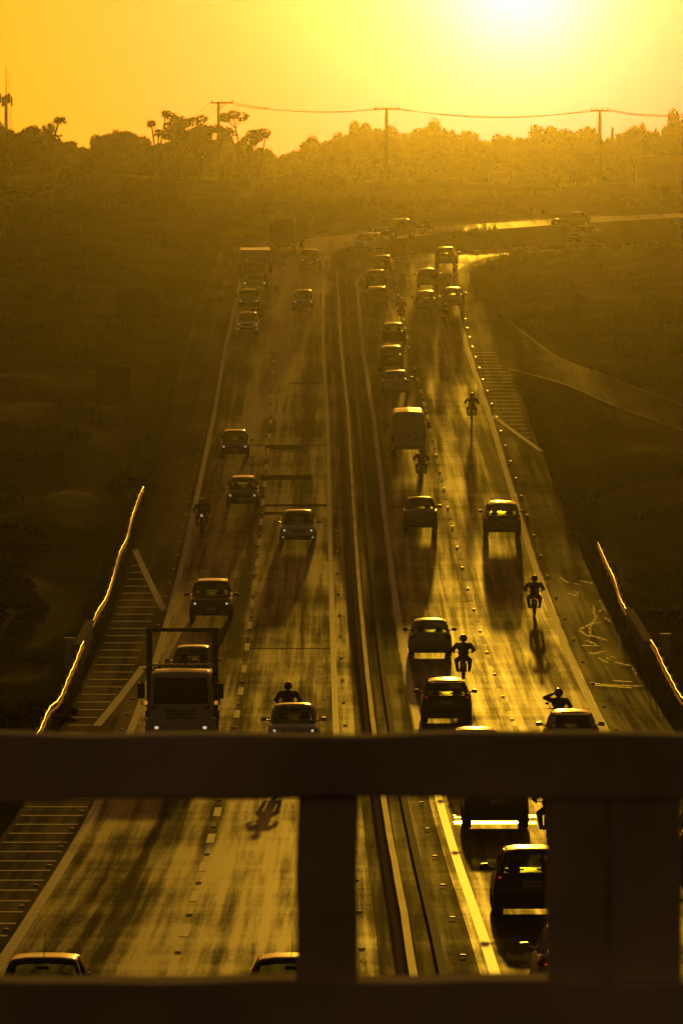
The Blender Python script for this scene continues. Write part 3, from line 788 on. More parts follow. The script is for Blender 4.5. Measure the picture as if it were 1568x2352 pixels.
# right road, driving away
car('hatchback', 1022, 610, 'R', 'dark', 'highest car in the right road outer lane, cabin glowing through', group=GR, rg='glass', w=1.85)
car('hatchback', 981, 660, 'R', 'red', 'second car up on the right road, dark reddish, left of the lane line', group=GR, w=1.78)
car('hatchback', 978, 716, 'R', 'white', 'white car abreast of another in the outer lanes below the crest', group=GR, rg='glass', w=1.85)
car('estate', 1040, 706, 'R', 'silver', 'silver car nearest the right verge in the far cluster', group=GR, rg='glass', w=1.8)
car('hatchback', 878, 625, 'R', 'dark', 'rearmost-looking small car, topmost in the inner lane queue by the median', group=GR, rg='glass', w=1.65)
car('sedan', 864, 662, 'R', 'dark', 'second car from the top in the inner lane queue by the median', group=GR, w=1.78)
car('suv', 866, 706, 'R', 'dark', 'third car from the top in the inner lane queue, left of the far motorcycle', group=GR, rails=False, w=1.78)
car('hatchback', 903, 792, 'R', 'dark', 'fourth car from the top in the inner lane queue, dark with a glowing rear window', group=GR, w=1.78, rg='glass')
car('suv', 898, 850, 'R', 'dark', 'fifth car from the top in the inner lane queue, dark and broad', group=GR, rails=False, w=1.78)
car('sedan', 909, 907, 'R', 'white', 'white sedan just ahead of the tall white van', group=GR, w=1.8)
car('pickup', 965, 1218, 'R', 'grey', 'grey pickup with a light cab behind the motorcycle and the white van', 'pickup', GR, w=1.74)
car('suv', 1153, 1232, 'R', 'black', 'black sport utility car alone in the outer lane with both mirrors out', group=GR, rails=False, rg='glass', tlit=True)
car('sedan', 988, 1508, 'R', 'silver', 'silver sedan with reddish lamps, upper of two cars by the lone motorcyclist', group=GR, w=1.70, bm=True)
car('estate', 1025, 1660, 'R', 'dark', 'dark hatchback with lit red lamps just above the railing beam', group=GR, w=1.74, tlit=True)
car('hatchback', 1313, 1742, 'R', 'white', 'white car at the beam on the far right, the rider with raised arm behind it', group=GR, w=1.74, rg='darkglass', tlit=True, spoiler=True)
car('hatchback', 1092, 1785, 'R', 'silver', 'car hidden by the railing beam except for its glaring roof', group=GR, w=1.70)
car('suv', 1138, 1903, 'R', 'black', 'black car seen under the beam with its mirrored shadow on the road', group=GR, rails=False, w=1.80)
NEAR = car('hatchback', 1220, 2104, 'R', 'black', 'black hatchback cut by the right railing post, number plate readable', group=GR, rg='glass', tlit=True, w=1.74, spoiler=False, wr=.30)
car('sedan', 1334, 2310, 'R', 'silver', 'silver car mostly hidden by the right post, only its left mirror and shoulder showing', group=GR, w=1.74, tlit=True)
car('suv', 1640, 2010, 'R', 'dark', 'dark vehicle with a glinting corner at the right edge past the last post', group=GR, w=1.8, tlit=True, rails=False)
car('estate', 1325, 556, 'L', 'silver', 'faint pale car low on the far right of the golden strip, lit window', group=GL, yaw=.2, w=1.8, rg='glass', lit=False)
# readable plate on the near black hatchback
def text_mesh(s, size, name, mt, parent, loc, rot):
    c = bpy.data.curves.new(name, 'FONT'); c.body = s; c.size = size; c.align_x = 'CENTER'; c.align_y = 'CENTER'; c.extrude = .002; c.resolution_u = 2
    t = bpy.data.objects.new(name, c); COL.objects.link(t); dg = bpy.context.evaluated_depsgraph_get(); me = bpy.data.meshes.new_from_object(t.evaluated_get(dg))
    bpy.data.objects.remove(t); me.materials.clear(); me.materials.append(mt)
    o = bpy.data.objects.new(name, me); COL.objects.link(o); o.parent = parent; o.location = loc; o.rotation_euler = rot; return o
for ch in NEAR.children:
    if ch.name.startswith('licence_plate') and sum(v.co.y for v in ch.data.vertices)/len(ch.data.vertices) > 0:
        text_mesh('QVL2F34', .10, 'plate_text', M['black'], ch, (0, KINDS['hatchback']['L']/2+.013, KINDS['hatchback']['pz']), (math.pi/2, 0, math.pi))

# ------------------------------------------------------------------ van and lorries
def wheel_pair(root, x, y, R, w=.22):
    for s in (-1, 1):
        t = MB().cyl((s*(x-w/2), y, R), (1, 0, 0), R, w, 24).build('wheel', M['rubber'], root)
        MB().cyl((s*(x+.005), y, R), (1, 0, 0), R*.55, .04, 16).build('rim', M['rim'], t)
def rrect(w, zb, zt, y, r=.12, tw=None):
    tw = tw or w
    return [(x, y, z) for x, z in [(w-.05, zb), (w, zb+.08), (w, (zb+zt)/2), (tw, zt-r*1.3), (tw-r*.3, zt-r*.4), (tw-r, zt), (0, zt+.04), (-tw+r, zt), (-tw+r*.3, zt-r*.4), (-tw, zt-r*1.3), (-w, (zb+zt)/2), (-w, zb+.08), (-w+.05, zb)]]
def finish(root, x, y, side, label, cat, group, front):
    Z = ZL if side == 'L' else ZR; d = y2d(y, Z); X = px2x(x, d); dd = d + front
    off = offL if side == 'L' else offR
    orient(root, X, dd, Z, math.atan((drift(dd+4)+off(dd+4)-drift(dd-4)-off(dd-4))/8), side == 'R'); tag(root, label, cat, group)
# tall white van
v = empty('van'); PW = M['paint_white']
MB().loft([rrect(.92, .42, 1.3, -2.75, .1), rrect(.97, .36, 1.42, -2.3, .12), rrect(.99, .36, 2.35, -1.35, .15, .88), rrect(.99, .36, 2.52, -.9, .15, .88), rrect(.99, .36, 2.555, 0, .15, .88), rrect(.99, .38, 2.535, 2.6, .15, .87), rrect(.98, .42, 2.48, 2.72, .15, .86)]).build('body', PW, v, smooth=False)
for s in (-1, 1):
    MB().box((s*.46, 2.735, 1.45), (.86, .03, 1.75)).build('rear_door', PW, v)
    MB().box((s*.9, 2.74, 1.02), (.12, .05, .42)).build('tail_light', M['tail_off'], v)
    MB().tube([(s*.98, -1.6, 1.45), (s*1.15, -1.6, 1.5)], .03).box((s*1.2, -1.6, 1.5), (.16, .1, .34)).build('door_mirror', M['black'], v)
MB().box((0, 2.75, 1.2), (.1, .05, .12)).build('door_handle', M['black'], v)
MB().box((0, 2.78, .48), (1.7, .16, .16)).build('rear_bumper', M['black'], v)
MB().box((-.4, 2.76, .95), (.4, .03, .13)).build('licence_plate', M['plate'], v)
MB().quad((-.8, -2.2, 1.45), (.8, -2.2, 1.45), (.74, -1.45, 2.2), (-.74, -1.45, 2.2)).build('windscreen', M['darkglass'], v)
for yy in (-1.95, 1.75): wheel_pair(v, .97, yy, .34)
finish(v, 937, 1043, 'R', 'tall white panel van with a blazing roof edge, a motorcycle at its rear corner', 'van', None, 1.0)

# box lorry
def cab(root, w, zb, zt, y0, y1, paint, lit=True):
    MB().loft([rrect(w*.93, zb, zt-.15, y0, .12, w*.88), rrect(w, zb-.05, zt-.05, y0+.12, .14, w*.95), rrect(w, zb-.05, zt, y0+.5, .14, w*.95), rrect(w, zb, zt, y1, .12, w*.95)]).build('cab', paint, root)
    zw = zb+(zt-zb)*.46
    MB().quad((-w*.84, y0-.016, zw), (w*.84, y0-.016, zw), (w*.79, y0-.016, zt-.26), (-w*.79, y0-.016, zt-.26)).build('windscreen', M['darkglass'], root)
    MB().quad((-w*.87, y0-.008, zw-.04), (w*.87, y0-.008, zw-.04), (w*.82, y0-.008, zt-.23), (-w*.82, y0-.008, zt-.23)).build('windscreen_seal', M['black'], root)
    gr = MB()
    for k in range(3): gr.box((0, y0-.01, zb+.42+k*.13), (w*.95, .05, .05))
    gr.build('grille', M['black'], root)
    MB().box((0, y0-.05, zb+.05), (w*2.0, .28, .34)).build('bumper', paint, root)
    for s in (-1, 1):
        h_ = MB().box((s*w*.78, y0-.20, zb+.08), (.3, .04, .16)).build('headlight', M['head_off'], root)
        MB().ell((s*w*.76, y0-.225, zb+.08), (.07, .02, .06), 8, 6).build('bulb', M['head_on'] if lit else M['head_off'], h_)
        m_ = MB(); m_.tube([(s*w, y0+.2, zt-.35), (s*(w+.22), y0-.05, zt-.30), (s*(w+.24), y0-.05, zb+.9), (s*w, y0+.15, zb+.85)], .018, 6); m_.box((s*(w+.25), y0-.04, (zt+zb)/2+.35), (.24, .09, .55))
        m_.build('door_mirror', M['black'], root)
t = empty('box_lorry')
cab(t, 1.08, .6, 2.55, -3.4, -1.9, PW)
bx = MB().box((0, 1.0, 2.15), (2.48, 5.4, 2.35)).build('cargo_box', PW, t)
MB().box((0, -1.72, 3.335), (2.5, .06, .07)).build('box_trim', M['galv'], bx)
MB().box((0, .6, .75), (.9, 6.6, .25)).build('chassis', M['black'], t)
for yy in (-2.6, 2.2): wheel_pair(t, 1.15, yy, .46, .3)
finish(t, 585, 668, 'L', 'white box lorry with dim headlamps leading the outer lane of the left road', 'lorry', None, 2.6)

# dark lorry with trailer at the bend
t = empty('articulated_lorry')
cab(t, 1.22, .7, 3.1, -3.2, -1.4, M['paint_dark'], lit=False)
MB().box((0, 3.2, 2.0), (2.5, 8.6, 2.1)).build('trailer', M['cloth_black'], t)
MB().box((0, 3.0, .8), (1.0, 9.2, .25)).build('chassis', M['black'], t)
for yy in (-2.3, 4.6, 5.8): wheel_pair(t, 1.2, yy, .5, .3)
MB().box((0, -3.0, 3.15), (2.2, .35, .12)).build('sun_visor', M['paint_dark'], t)
finish(t, 655, 580, 'L', 'long dark articulated lorry almost lost in haze at the bend, behind the box lorry', 'lorry', None, 2.3)

# skip lorry: cab, lifting frame, chain, cut branches
t = empty('skip_lorry'); w = 1.08
cab(t, 1.03, .62, 2.72, -2.9, -1.3, M['paint_white'])
for s in (-1, 1):
    MB().box((s*.86, -2.955, 1.42), (.2, .03, .09)).build('vent_slot', M['black'], t)
    MB().box((s*1.04, -2.75, .75), (.2, .5, .55)).build('wheel_guard', PW, t)
    m_ = MB(); m_.box((s*1.08, .3, 2.55), (.2, .28, 3.0)); m_.box((s*1.08, .3, 1.0), (.26, .9, .3)); m_.build('frame_post', M['paint_dark'], t)
    m_ = MB(); m_.tube([(s*1.08, .2, 4.0), (s*1.12, 2.4, 1.3)], .06, 8); m_.build('lifting_arm', M['paint_dark'], t)
    o_ = MB().box((s*1.14, -2.3, 1.55), (.1, .14, .12)).build('side_lamp', M['orange_lamp'], t)
MB().tube([(-1.2, .3, 4.06), (1.2, .3, 4.06)], .07, 8).build('frame_beam', M['paint_dark'], t)
ch = MB()
for k in range(12):
    a = k % 2; z = 3.95-k*.15; ch.tube([(.86+(.03 if a else 0), .3+(0 if a else .03), z), (.86, .3, z-.08), (.86-(.03 if a else 0), .3-(0 if a else .03), z), (.86, .3, z+.08), (.86+(.03 if a else 0), .3+(0 if a else .03), z)], .014, 5)
ch.build('hanging_chain', M['galv'], t)
bk = MB(); bk.loft([[(s*x, y, z) for s, x in ((-1, wx), (1, wx))] + [(s*x, y+2.6*f, z) for s, x, f in ((1, wx, 1), (-1, wx, 1))] for wx, y, z in ((.75, .4, 1.1), (1.0, -.4, 1.8), (1.05, -.7, 2.55))]); bk.build('skip', M['paint_dark'], t)
MB().box((0, -1.1, 2.86), (2.2, .08, .06)).build('rack_bar', M['chrome'], t)
MB().box((0, .8, .85), (.9, 5.6, .25)).build('chassis', M['black'], t)
# round maker's emblem on the grille: ring with the two stacked letters
em = MB(); n = 20
em.tube([(.17*math.cos(q*2*math.pi/n), -2.96, 1.19+.17*math.sin(q*2*math.pi/n)) for q in range(n+1)], .016, 5)
em.tube([(-.07, -2.96, 1.33), (0, -2.96, 1.21), (.07, -2.96, 1.33)], .016, 5); em.tube([(-.13, -2.96, 1.27), (-.065, -2.96, 1.07), (0, -2.96, 1.2), (.065, -2.96, 1.07), (.13, -2.96, 1.27)], .016, 5)
em.build('emblem', M['chrome'], t)
for yy in (-2.1, 1.9): wheel_pair(t, 1.15, yy, .48, .3)
finish(t, 415, 1714, 'L', 'white-cabbed skip lorry with a dark lifting frame and chain behind the railing beam', 'lorry', None, 2.4)
t.scale = (1.02, .92, .92); bpy.context.view_layer.update(); pos = t.matrix_world.copy()
lf = MB(); rnd = random.Random(4)
for k in range(420):
    x = rnd.uniform(-.95, .95); y = rnd.uniform(-.6, 1.6); z = 2.5 + .32*(1-(x/1.1)**2)*rnd.random() + (.12 if abs(x-.1) < .4 else 0)
    a = rnd.uniform(0, 6.28); e = rnd.uniform(-.5, .6); l, w_ = rnd.uniform(.12, .3), rnd.uniform(.03, .06)
    dx, dy, dz_ = math.cos(a)*l, math.sin(a)*l, e*l; lf.quad((x, y, z), (x+dx*.5-dy*w_/l, y+dy*.5+dx*w_/l, z+dz_*.6), (x+dx, y+dy, z+dz_), (x+dx*.5+dy*w_/l, y+dy*.5-dx*w_/l, z+dz_*.6))
lo = lf.build('cut_branches', M['grass'], None, fixn=False); lo.matrix_world = pos; tag(lo, 'pile of leafy green cut branches heaped in the skip behind the cab', 'branches')
# ------------------------------------------------------------------ motorcycles and riders
def make_bike(scooter=False, lit_tail=False, lit_head=False, topbox=False):
    root = empty('motorcycle')
    for y, nm in ((-.68, 'wheel'), (.62, 'wheel')):
        t = MB(); R = .31; pts = [(0, y+.255*math.cos(q*math.pi/10), R+.255*math.sin(q*math.pi/10)) for q in range(21)]
        rings = []
        for q in range(20):
            a = q*math.pi/10; c = Vector((0, y+.255*math.cos(a), R+.255*math.sin(a))); u = Vector((0, math.cos(a), math.sin(a)))
            rings.append([c + Vector((1, 0, 0))*.055*math.cos(b) + u*.055*math.sin(b) for b in [k*math.pi/4 for k in range(8)]])
        t.loft(rings+[rings[0]], cap=False); w = t.build(nm, M['rubber'], root, smooth=True)
        r = MB(); r.cyl((0, y, R), (1, 0, 0), .05, .14, 10)
        for k in range(5):
            a = k*2*math.pi/5; r.tube([(0, y, R), (0, y+.21*math.cos(a), R+.21*math.sin(a))], .013, 5)
        r.build('rim', M['rim'], w)
    f = MB()
    for s in (-1, 1): f.tube([(s*.07, -.68, .31), (s*.075, -.5, .75), (s*.06, -.42, .98)], .022, 6)
    f.build('fork', M['rim'], root)
    MB().box((0, -.66, .64), (.11, .34, .03)).build('front_mudguard', M['black'], root)
    b = MB(); b.loft([[(x*w, y, z0+z*h) for x, z in ((-.6, 0), (-1, .5), (-.7, 1), (0, 1.12), (.7, 1), (1, .5), (.6, 0))] for y, w, z0, h in ((-.38, .06, .8, .12), (-.28, .14, .72, .26), (-.05, .15, .72, .26), (.12, .1, .72, .14), (.2, .07, .72, .08))])
    b.build('fuel_tank', M['paint_dark'], root, smooth=True)
    e = MB(); e.box((0, -.08, .48), (.26, .42, .34)); e.build('engine', M['black'], root)
    f = MB(); f.tube([(0, -.4, .9), (0, -.2, .62), (0, .1, .5), (0, .62, .31)], .03, 6); f.build('frame', M['black'], root)
    s_ = MB(); s_.loft([[(x*w, y, z0+z*.09) for x, z in ((-1, 0), (-.85, 1), (.85, 1), (1, 0))] for y, w, z0 in ((.05, .1, .74), (.3, .15, .73), (.65, .13, .78), (.88, .08, .82))]); s_.build('seat', M['black'], root)
    MB().loft([[(x*w, y, z) for x, z in ((-1, .66), (-.8, .78), (.8, .78), (1, .66))] for y, w in ((.5, .1), (.95, .07))]).build('tail_cowl', M['paint_dark'], root)
    MB().box((0, .97, .6), (.17, .04, .22), rx=.3).build('rear_mudguard', M['black'], root)
    MB().box((0, 1.0, .62), (.19, .02, .14), rx=.3).build('licence_plate', M['plate'], root)
    tl = MB().ell((0, .97, .77), (.075, .035, .035), 8, 6).build('tail_light', M['tail_off'], root, smooth=True)
    if lit_tail: MB().ell((0, .995, .77), (.055, .02, .024), 8, 6).build('bulb', M['tail_on'], tl)
    for s in (-1, 1):
        MB().ell((s*.14, .9, .72), (.035, .03, .025), 8, 6).build('indicator', M['orange_lamp'] if False else M['tail_off'], root)
    h = MB(); h.tube([(-.36, -.28, 1.04), (-.22, -.40, 1.03), (0, -.44, 1.0), (.22, -.40, 1.03), (.36, -.28, 1.04)], .016, 6); h.build('handlebar', M['black'], root)
    for s in (-1, 1):
        m = MB(); m.tube([(s*.26, -.40, 1.04), (s*.34, -.42, 1.17)], .008, 5); m.ell((s*.37, -.42, 1.2), (.075, .02, .05), 10, 6); m.build('mirror', M['black'], root)
    hl = MB().ell((0, -.60, .92), (.09, .08, .09), 12, 8).build('headlight', M['head_off'], root, smooth=True)
    if lit_head: MB().ell((0, -.665, .92), (.055, .02, .055), 8, 6).build('bulb', M['head_on'], hl)
    MB().tube([(.13, -.1, .35), (.15, .3, .33), (.16, .75, .42)], [.03, .035, .05], 8).build('exhaust_pipe', M['rim'], root)
    for s in (-1, 1): MB().cyl((s*.17, .1, .34), (1, 0, 0), .018, .16, 6).build('footrest', M['black'], root)
    return root
def limb(mb, pts, rs):
    mb_ = mb
    for (a, b), (r, q) in zip(zip(pts, pts[1:]), zip(rs, rs[1:])): mb_.tube([a, b], [r, q], 10)
    for p, r in zip(pts, rs): mb_.ell(p, (r, r, r), 10, 8)
def make_person(pose, mt):
    """seated rider, front towards -Y; limbs, torso, neck, head and hands fused into one surface"""
    m = MB()
    lean = .0
    pel, wa, ch, nk, hd = (0, .34, .86), (0, .29, 1.04), (0, .20, 1.25), (0, .15, 1.43), (0, .10, 1.56)
    m.ell(pel, (.20, .17, .15), 14, 10); m.ell(wa, (.19, .145, .16), 14, 10); m.ell(ch, (.225, .15, .19), 14, 10)
    m.ell((0, .17, 1.36), (.215, .115, .085), 14, 8)
    m.tube([(0, .165, 1.36), nk], [.06, .052], 10); m.tube([nk, hd], [.052, .06], 10)
    m.ell(hd, (.075, .095, .115), 12, 10); m.ell((0, .0, 1.545), (.014, .02, .022), 8, 6)      # head and nose
    for s in (-1, 1): m.ell((s*.077, .11, 1.56), (.012, .025, .032), 6, 5)
    for s in (-1, 1):
        sh = (s*.225, .17, 1.345); grip = (s*.32, -.29, 1.06)
        if pose == 'raised' and s == 1:      # local +X shows on the left when seen from behind
            el = (s*.42, .12, 1.42); ha = (s*.17, .08, 1.55); tip = Vector((-s, 0, .35)).normalized()
        else:
            el = (s*.36, .0, 1.13); ha = grip; tip = Vector((0, -1, -.1)).normalized()
        limb(m, [sh, el], [.088, .068]); limb(m, [el, ha], [.066, .042])
        H = Vector(ha); f0 = (H-Vector(el)).normalized()
        side = f0.cross(Vector((0, 0, 1))).normalized(); dn = Vector((0, 0, -1))
        palm = H + f0*.04; m.ell(palm, (.042, .045, .022), 10, 6)
        for k, ln_ in enumerate((.062, .072, .068, .052)):
            o = palm + side*(k-1.5)*.021 + f0*.03; a = o + f0*ln_*.55; b = a + (f0*.25+dn).normalized()*ln_*.55; c = b + (dn-f0*.6).normalized()*ln_*.4
            m.tube([o, a, b, c], [.0105, .010, .009, .0075], 6)
        th = palm - side*.03*s; m.tube([th, th + (f0*.4 - side*s*.7 + dn*.3).normalized()*.035, th + (f0*.5 - side*s*.4 + dn*.8).normalized()*.062], [.012, .011, .009], 6)
        hip = (s*.10, .32, .84); kn = (s*.235, -.08, .74) ; an = (s*.20, .16, .40)
        limb(m, [hip, kn], [.118, .082]); limb(m, [kn, an], [.078, .055])
        m.ell((s*.20, .06, .345), (.05, .13, .045), 10, 8); m.ell((s*.20, .15, .365), (.045, .06, .05), 8, 6)
    me = m.mesh('tmp'); o = bpy.data.objects.new('tmp', me); COL.objects.link(o)
    md = o.modifiers.new('r', 'REMESH'); md.mode = 'VOXEL'; md.voxel_size = .0125; md.use_smooth_shade = True
    sm_ = o.modifiers.new('s', 'SMOOTH'); sm_.factor = .5; sm_.iterations = 3
    dg = bpy.context.evaluated_depsgraph_get(); body = bpy.data.meshes.new_from_object(o.evaluated_get(dg)); bpy.data.objects.remove(o)
    body.materials.clear(); body.materials.append(mt); body.shade_smooth()
    p = bpy.data.objects.new('person', body); COL.objects.link(p)
    h = MB(); rings = []
    for i in range(1, 12):
        th = math.pi*i/12 if i < 10 else math.pi*(i-.6)/12
        rings.append([(hd[0]+.135*math.sin(th)*math.cos(q*math.pi/10), hd[1]+.01+.155*math.sin(th)*math.sin(q*math.pi/10), hd[2]+.035+.15*math.cos(th)) for q in range(20)])
    h.loft(rings); hh = h.build('helmet', M['helmet'], p, smooth=True)
    v = MB(); v.grid([[(.137*math.sin(a), hd[1]+.01-.158*math.cos(a), hd[2]+z) for a in [k*.2 for k in range(-5, 6)]] for z in (-.03, .03, .08)]); v.build('visor', M['darkglass'], hh, smooth=True)
    return p
_bk, _pp = {}, {}
def rider(x, y, side, label_b, label_p, pose='normal', cl='cloth_black', lit_tail=False, lit_head=False, yaw=0, lean=0, person=True):
    k = (lit_tail, lit_head)
    if k in _bk: b = copy_tree(_bk[k])
    else: b = make_bike(lit_tail=lit_tail, lit_head=lit_head); _bk[k] = b
    Z = ZL if side == 'L' else ZR; d = y2d(y, Z); X = px2x(x, d); dd = d+.6; off = offL if side == 'L' else offR
    yw = yaw + math.atan((drift(dd+4)+off(dd+4)-drift(dd-4)-off(dd-4))/8)
    orient(b, X, dd, Z, yw, side == 'R')
    if lean: b.matrix_world = b.matrix_world @ Matrix.Rotation(lean, 4, 'Y')
    tag(b, label_b, 'motorcycle', 'motorcycles threading the traffic'); b.name = 'motorcycle'
    k = (pose, cl)
    if k in _pp: p = copy_tree(_pp[k])
    else: p = make_person(pose, M[cl]); _pp[k] = p
    p.matrix_world = b.matrix_world @ Matrix.Diagonal((1.12, 1.05, 1, 1)); p.name = 'person'
    tag(p, label_p, 'person', 'helmeted motorcycle riders')
rider(463, 1226, 'L', 'dark motorcycle with one lit headlamp hugging the outer line of the left road', 'dark-clad helmeted rider on the motorcycle by the outer line of the left road', lit_head=True)
rider(661, 1686, 'L', 'motorcycle just behind the white sedan at the railing beam', 'helmeted rider with both mirrors showing above the white sedan roof', lit_head=True, cl='cloth_black')
rider(636, 1822, 'L', 'motorcycle behind the railing beam, only its shadow showing beneath', 'rider behind the railing beam whose head shadow lies in the opening', lit_head=True)
rider(967, 1103, 'R', 'motorcycle tight against the rear corner of the white van', 'helmeted rider at the rear corner of the white van')
rider(1083, 968, 'R', 'lone motorcycle in the outer lane beside the hatched gore, long thin shadow', 'lone helmeted rider in the outer lane right of the white van', cl='cloth_black')
rider(921, 736, 'R', 'small motorcycle between the lanes near the far queue', 'small helmeted rider between the lanes near the far queue', cl='cloth_black')
rider(1022, 752, 'R', 'hazy motorcycle in the shadow below the far car cluster', 'hazy rider in the shadow below the far car cluster')
rider(1227, 1415, 'R', 'motorcycle with a glowing red tail light beside the outer line', 'helmeted rider above the glowing red tail light', lit_tail=True)
rider(1064, 1564, 'R', 'motorcycle between the silver sedan and the dark hatchback', 'broad-shouldered helmeted rider right of the silver sedan', cl='cloth_black')
rider(1283, 1702, 'R', 'motorcycle in front of the white car at the outer line', 'rider scratching helmet with left hand, in front of the white car', pose='raised', cl='cloth_grey')
rider(1262, 1935, 'R', 'motorcycle half hidden by the right railing post', 'rider half hidden by the right railing post')
rider(980, 538, 'L', 'tiny dark motorcycle on the golden strip of the far bend', 'tiny rider silhouetted on the golden strip of the far bend', yaw=.3)

# ------------------------------------------------------------------ bridge railing in front
RD = 18.0
def ry(y): return (CY0-y)/F*RD
def rx(x): return (x-CX)/F*RD
def railing(x0, x1, posts, label):
    root = empty('bridge_railing', (0, RD, ry(2400))); tag(root, label, 'bridge railing'); oz = ry(2400)
    X0, X1 = rx(x0), rx(x1); T = .11
    def slab(nm, a, b, z0, z1, t, seg=40, rough=.012):
        m = MB(); rings = []
        n = max(2, int((b-a)/.05))
        for i in range(n+1):
            x = a+(b-a)*i/n; j = noise.noise(Vector((x*3, z0*5, 1)))*rough; j2 = noise.noise(Vector((x*3, z1*5, 7)))*rough; c = .007
            rings.append([(x, -t, z0+c+j), (x, -t+c, z0+j), (x, t-c, z0+j), (x, t, z0+c+j), (x, t, z1-c+j2), (x, t-c, z1+j2), (x, -t+c, z1+j2), (x, -t, z1-c+j2)])
        m.loft([[(p[0], p[1], p[2]-oz) for p in r] for r in rings]); return m.build(nm, M['rail_concrete'], root)
    slab('top_beam', X0, X1, ry(1832), ry(1684), T)
    slab('base_beam', X0, X1, ry(2248)-.5, ry(2248), T+.03)
    for a, b in posts:
        m = MB(); A, B = rx(a), rx(b); z0, z1 = ry(2248), ry(1832); r = []
        for i in range(9):
            z = z0+(z1-z0)*i/8; j = noise.noise(Vector((A*3, z*6, 3)))*.008; c = .010; h = T-.012
            r.append([(A+j, -h+c, z), (A+c+j, -h, z), (B-c+j, -h, z), (B+j, -h+c, z), (B+j, h-c, z), (B-c+j, h, z), (A+c+j, h, z), (A+j, h-c, z)])
        m.loft([[(p[0], p[1], p[2]-oz) for p in q] for q in r]); m.build('post', M['rail_concrete'], root)
    return root
per = 575
railing(-2200, 1394.6, [(680-3*per, 820-3*per), (680-2*per, 820-2*per), (682, 822), (1256, 1394.4)], 'thick concrete bridge railing crossing the whole lower picture, out of focus')
railing(1395.4, 3600, [(1395.6, 1560), (1398+per, 1540+per), (1398+2*per, 1540+2*per)], 'next section of concrete railing beyond the joint on the lower right')
dk = MB().box((0, 9.0, -1.85), (30, 22, .3)).build('bridge_deck', M['shoulder']); tag(dk, kind='structure')
# ------------------------------------------------------------------ utility poles, wires, mast
def wpt(x, y, d): return Vector((px2x(x, d), d, -(y-CY0)*d/F))
def pole(x, ytop, d, arm, label, brace=True, ybase=None, pins=4):
    X = px2x(x, d); zt = -(ytop-CY0)*d/F; zb = zground(X, d)-.3
    r = empty('utility_pole', (X, d, zb)); tag(r, label, 'utility pole'); h = zt-zb
    MB().tube([(0, 0, 0), (.03, 0, h*.5), (0, 0, h-.1)], [.30, .26, .20], 10).build('pole', M['wood_pole'], r)
    MB().box((arm[2], 0, h-.25), (arm[0]+arm[1], .16, .22)).build('crossarm', M['wood_pole'], r)
    if brace: MB().tube([(.05, 0, h-1.15), (arm[1]*.55, 0, h-.3)], .05, 6).build('brace', M['wood_pole'], r)
    n = pins; lo, hi = arm[2]-(arm[0]+arm[1])/2+.12, arm[2]+(arm[0]+arm[1])/2-.12
    for k in range(n):
        q = lo+(hi-lo)*k/(n-1); i_ = MB(); i_.tube([(q, 0, h-.18), (q, 0, h-.04), (q, 0, h+.02), (q, 0, h+.14)], [.03, .04, .09, .06], 8); i_.build('insulator', M['black'], r)
    return (X, d, zt)
d1, d2, d3 = 885., 860., 850.
pole(502, 232, d1, (1.0, 1.9, .45), 'tall dark utility pole with a braced crossarm between the spindly trees', pins=3)
pole(887, 246, d2, (1.6, 1.6, .05), 'utility pole with four insulators rising in front of the wooded ridge', brace=False)
pole(1376, 250, d3, (1.1, 1.1, 0), 'utility pole standing in the glare on the right of the ridge', brace=False)
pole(119, 308, 940., (1.5, 1.5, 0), 'shorter utility pole at the far left below the mast', brace=False)
def wire(pts, sag, label, r=.032, n=16):
    m = MB(); P_ = []
    for a, b in zip(pts, pts[1:]):
        for i in range(n+(1 if b is pts[-1] else 0)):
            t = i/n; q = a.lerp(b, t); q.z -= sag*4*t*(1-t); P_.append(q)
    m.tube(P_, r, 5); o = m.build('power_line', M['wire']); tag(o, label, 'power line', 'overhead lines between the poles')
for k, (a, b, c) in enumerate((('topmost', 536, 234), ('middle', 536, 238), ('lowest', 532, 243))):
    ya = (234, 238, 243)[k]
    wire([wpt(536, ya, d1-.3+k*.3), wpt((863, 872, 919)[k] if k < 2 else 866, 249+k*2, d2)], (16, 13, 8)[k]*.055*1.0, f'{a} line of the span between the braced pole and the ridge pole')
    wire([wpt((914, 918, 921)[k], 249+k*2, d2), wpt((1357, 1362, 1395)[k] if k < 2 else 1366, 252+k*2, d3)], (20, 17, 13)[k]*.055, f'{a} line of the span between the ridge pole and the pole in the glare')
    wire([wpt(1396, 251+k*2, d3), wpt(1560, 262+k*2, 870), wpt(1800, 250, 900)], .35, f'{a} line leaving the pole in the glare towards the right edge')
    wire([wpt((487, 503, 518)[k], 234, d1), wpt((420, 432, 448)[k], 284+k*3, 1085)], .15, f'{a} line running down and away left of the braced pole')
# low slack cables that catch the sun at the left edge
for k, (x0, y0, xm, ym, x1, y1) in enumerate(((-160, 395, -20, 437, 60, 412), (-120, 400, 45, 445, 140, 405), (-60, 395, 85, 448, 175, 408))):
    m = MB(); A, B, C = wpt(x0, y0, 640), wpt(xm, ym, 640), wpt(x1, y1, 640); Q = []
    for i in range(25):
        t = i/24; Q.append(A*(1-t)**2 + (B*2 - (A+C)*.5)*2*t*(1-t) + C*t*t)
    m.tube(Q, .035, 6); o = m.build('slack_cable', M['galv']); tag(o, ('first', 'second', 'third')[k] + ' scalloped slack cable glinting at the left edge, counted from the left', 'cable', 'slack cables at the left edge')
m = MB(); m.tube([wpt(38, 425, 640), wpt(30, 462, 640), wpt(18, 500, 640), wpt(2, 540, 640), wpt(-30, 575, 640)], .03, 6)
tag(m.build('slack_cable', M['galv']), 'single thin cable curving down to the left edge below the scallops', 'cable')
